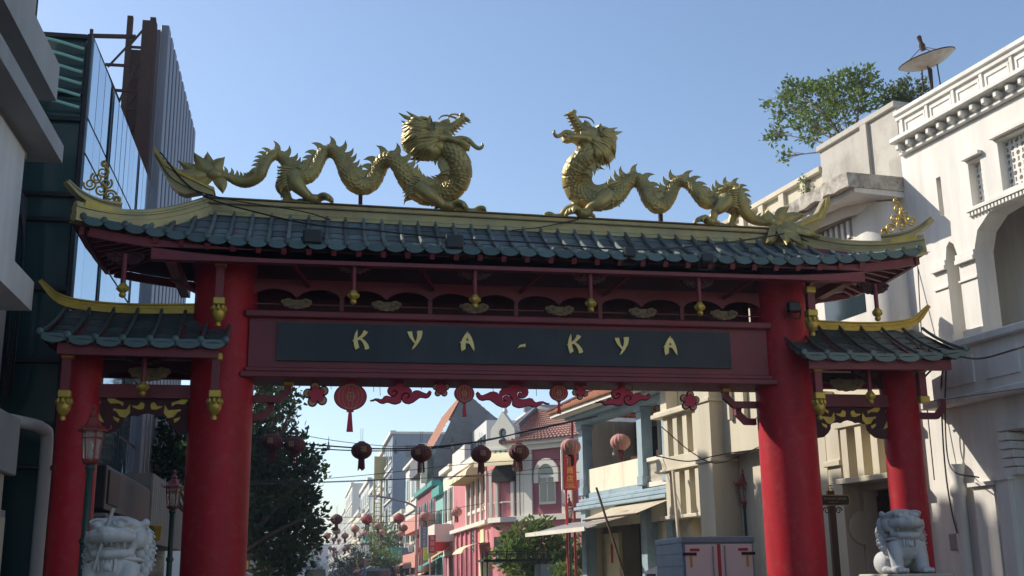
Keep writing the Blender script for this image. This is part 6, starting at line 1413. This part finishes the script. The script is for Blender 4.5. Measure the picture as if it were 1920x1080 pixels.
# ================================================================== small box truck
TR = thing('box_truck', 'small box truck with pink lit rear doors and blue grey side', 'truck', (7.32, 20.2, 0), R(-3))
TW, TLn, TH = .66, 1.95, 2.22
MB().box((-TW, 0, .75), (TW, TLn, TH), .01).build('cargo_box', 'truck_blue_shade', TR); MB().box((-TW-.02, -.03, TH-.09), (TW+.02, TLn+.02, TH+.02), .012).build('roof_rim', 'truck_blue_shade', TR)
for s in (-1, 1):
    d = MB().box((s*.03, -.03, .8), (s*(TW-.04), -.002, TH-.12), .006).build('rear_door', 'truck_white_pinklit', TR)
    MB().tube([(s*.11, -.05, .85), (s*.11, -.05, TH-.15)], .016, 6).build('lock_rod', 'steel', d); MB().box((s*.36, -.036, TH-.24), (s*.54, -.031, TH-.19)).build('reflector', 'reflect_red', d); MB().box((s*.50, -.036, TH-.52), (s*.545, -.031, TH-.32)).build('reflector', 'reflect_yellow', d)
    for z in (TH-.28, 1.1): MB().box((s*.42, -.05, z-.03), (s*(TW+.01), -.031, z+.02)).build('hinge', 'rust', d)
    MB().box((s*.5, -.04, .62), (s*.64, .0, .74)).build('tail_light', 'reflect_red', TR)
    for y in (.5, 2.9): put(MB().lathe([(.2, -.08), (.27, -.06), (.27, .06), (.2, .08)], n=18).xf(Matrix.Rotation(R(90), 4, 'Y')).mesh('wheel', 'rubber', smooth=40), 'wheel', TR, (s*.55, y, .27))
MB().box((-.028, -.034, .8), (.028, -.03, TH-.12)).build('centre_strip', 'reflect_red', TR); MB().box((-TW, 0, .5), (TW, 3.4, .74)).build('chassis', 'black_metal', TR)
for k in range(6): MB().box((-TW-.008, .02, .85+k*.22), (-TW-.001, TLn-.02, 1.05+k*.22)).build('side_panel', 'truck_blue_shade', TR)
MB().poly([(2.05, .55), (3.45, .55), (3.45, 1.05), (3.15, 1.65), (2.05, 1.75)], -.62, .62, f=lambda x, y, z: (y, x, z)).build('cab', 'truck_white_pinklit', TR)
for s in (-1, 1): MB().box((s*.622, 2.25, 1.15), (s*.628, 3.0, 1.6)).build('cab_window', 'facade_glass', TR)
# ================================================================== guardian lions
def lion(label, loc, rz, m, s=1.0):
    o = thing('guardian_lion', label, 'lion statue', loc, rz, group='guardian lion statues'); mm = MB(); E_ = lambda c, r, a=0, ax='X': mm.ell(c, r, 16, 10, Matrix.Rotation(R(a), 3, ax))
    E_((0, .10, .38), (.23, .27, .30)); E_((0, -.06, .42), (.22, .19, .24)); E_((0, .26, .18), (.26, .22, .20))
    for q in (-1, 1):
        E_((q*.2, .22, .16), (.11, .2, .17)); mm.tube([(q*.15, -.10, .44), (q*.165, -.17, .22), (q*.165, -.19, .08)], [.105, .085, .08], 12); E_((q*.165, -.25, .05), (.09, .13, .055)); E_((q*.20, .0, .05), (.09, .15, .05))
        for k in range(3): E_((q*.165+(k-1)*.055, -.35, .045), (.03, .05, .04))
    # head
    E_((0, .0, .74), (.25, .22, .21)); E_((0, -.06, .84), (.23, .19, .10)); E_((0, .06, .60), (.2, .18, .16))
    mm.tube([(-.19, -.17, .72), (-.10, -.27, .735), (0, -.31, .745), (.10, -.27, .735), (.19, -.17, .72)], [.06, .075, .085, .075, .06], 12); E_((0, -.34, .79), (.075, .05, .04))
    mm.tube([(-.17, -.12, .56), (-.11, -.23, .555), (0, -.27, .55), (.11, -.23, .555), (.17, -.12, .56)], [.045, .05, .052, .05, .045], 12); E_((0, -.16, .53), (.13, .1, .05))
    for q in (-1, 1):
        E_((q*.10, -.20, .86), (.10, .075, .055), 0); E_((q*.22, -.06, .70), (.06, .1, .10)); E_((q*.235, .03, .87), (.035, .06, .05))
        mm.tube([(q*.16, -.14, .72), (q*.19, -.12, .64), (q*.16, -.13, .57)], .04, 8)
    body = voxel(mm, 'body', m, .014, o, 2)
    cone = MB().tube([(0, 0, 0), (0, -.004, -.03), (0, 0, -.055)], [.02, .016, .006], 6).mesh('tooth', m, smooth=60)
    for k in range(7):
        x = -.13+.26*k/6; y = -.30+.10*(abs(x)/.13)**2; put(cone, 'tooth', o, (x, y, .685), (0, 0, 0), (1, 1, 1.35 if k in (0, 6) else .75)); put(cone, 'tooth', o, (x*.9, y+.03, .585), (R(180), 0, 0), (.9, .9, .6))
    MB().ell((0, -.17, .60), (.09, .13, .02), 12, 6).build('tongue', m, o, smooth=60)
    for q in (-1, 1):
        MB().ell((q*.10, -.265, .835), (.038, .03, .032), 10, 8).build('eye', m, o, smooth=60)
        MB().tube([(q*(.10+.07*math.cos(a)*(1-a/20)), -.262+.01*a*.2, .868+.035*math.sin(a)) for a in [k*.4 for k in range(14)]], .014, 6).build('brow_curl', m, o, smooth=60)
        for k in range(3): MB().tube([(q*(.05+.05*k), -.372+.035*k, .735-.004*k), (q*(.10+.05*k), -.33+.045*k, .755), (q*(.13+.05*k), -.27+.05*k, .78)], .009, 5).build('muzzle_crease', m, o, smooth=60)
    for k in range(17):
        t = -1+2*k/16; a = t*2.2
        for row, (rr_, zz) in enumerate(((.255, .0), (.275, -.12), (.27, -.24))):
            x = rr_*math.sin(a); y = .05+rr_*.85*math.cos(a)*(.6 if math.cos(a) > 0 else .25); z_ = .86-.30*abs(t)**1.6+zz
            c = MB().ell((x, y+.02*(row % 2), z_), (.05, .05, .062), 10, 8); swirl((x*1.13, y-.012, z_), .032, 1.2, .009, 1 if x > 0 else -1, 0, c); c.build('mane_curl', m, o, smooth=60)
    MB().tube([(.235*math.sin(a), -.02-.20*math.cos(a), .485+.03*math.cos(a)) for a in [-2.0+k*.2 for k in range(21)]], .022, 8).build('collar', m, o, smooth=60); MB().ell((0, -.245, .43), (.045, .04, .05), 10, 8).build('bell', m, o, smooth=60)
    for k in range(5): MB().tube([(-.06+.03*k, -.225, .53), (-.08+.04*k, -.25, .46), (-.07+.035*k, -.25, .38)], .014, 6).build('beard_lock', m, o, smooth=60)
    MB().tube(cr([(0, .42, .1), (.02, .48, .3), (-.02, .42, .5), (.03, .38, .62)], 4), cr1([.06, .07, .09, .02], 4), 8).build('tail', m, o, smooth=60)
    o.scale = (s*1.16, s*1.08, s); return o
def pedestal(label, x, y, top, w_=.42):
    o = thing('stone_pedestal', label, 'pedestal', (x, y, 0), group='lion pedestals')
    MB().box((-w_-.08, -w_-.12, 0), (w_+.08, w_+.12, .22), .02).build('base', 'concrete', o); MB().box((-w_, -w_-.04, .22), (w_, w_+.04, top-.12), .01).build('shaft', 'concrete', o); MB().box((-w_-.06, -w_-.1, top-.12), (w_+.06, w_+.1, top), .02).build('cap', 'concrete', o)
a = onY(222, 966, 13.2); pedestal('concrete pedestal under the left lion, mostly below the frame', a.x, 13.3, a.z-.95*1.04); lion('white stone guardian lion with open mouth beside the left lamp post', (a.x, 13.3, a.z-.95*1.04), R(-12), 'stone_white', 1.04)
a = onY(1693, 953, 15.0); pedestal('concrete pedestal under the right lion', a.x, 15.1, a.z-.95*.93, .40); lion('blue grey stone guardian lion in front of the right outer pillar', (a.x, 15.1, a.z-.95*.93), R(-6), 'stone_blue', .93)
a = onY(205, 1010, 13.0); tag(MB().tube([(a.x-.14, 13.0, a.z-.32), (a.x+.02, 13.0, a.z+.32)], .02, 6, flat=.4).build('steel_strip', 'steel', None), 'thin steel strip leaning in front of the left lion', 'metal strip')

# ================================================================== street air
hz = MB().box((-32, -6, -1.2), (64, 640, 19)).build('haze', None); hz['kind'] = 'stuff'
hm = bpy.data.materials.new('haze'); hm.use_nodes = True; hn = hm.node_tree; hn.nodes.remove(hn.nodes['Principled BSDF'])
pv = hn.nodes.new('ShaderNodeVolumePrincipled'); pv.inputs['Color'].default_value = (.82, .88, .95, 1); pv.inputs['Density'].default_value = .0011; pv.inputs['Anisotropy'].default_value = .2
hn.links.new(pv.outputs[0], hn.nodes['Material Output'].inputs['Volume']); hz.data.materials.append(hm)
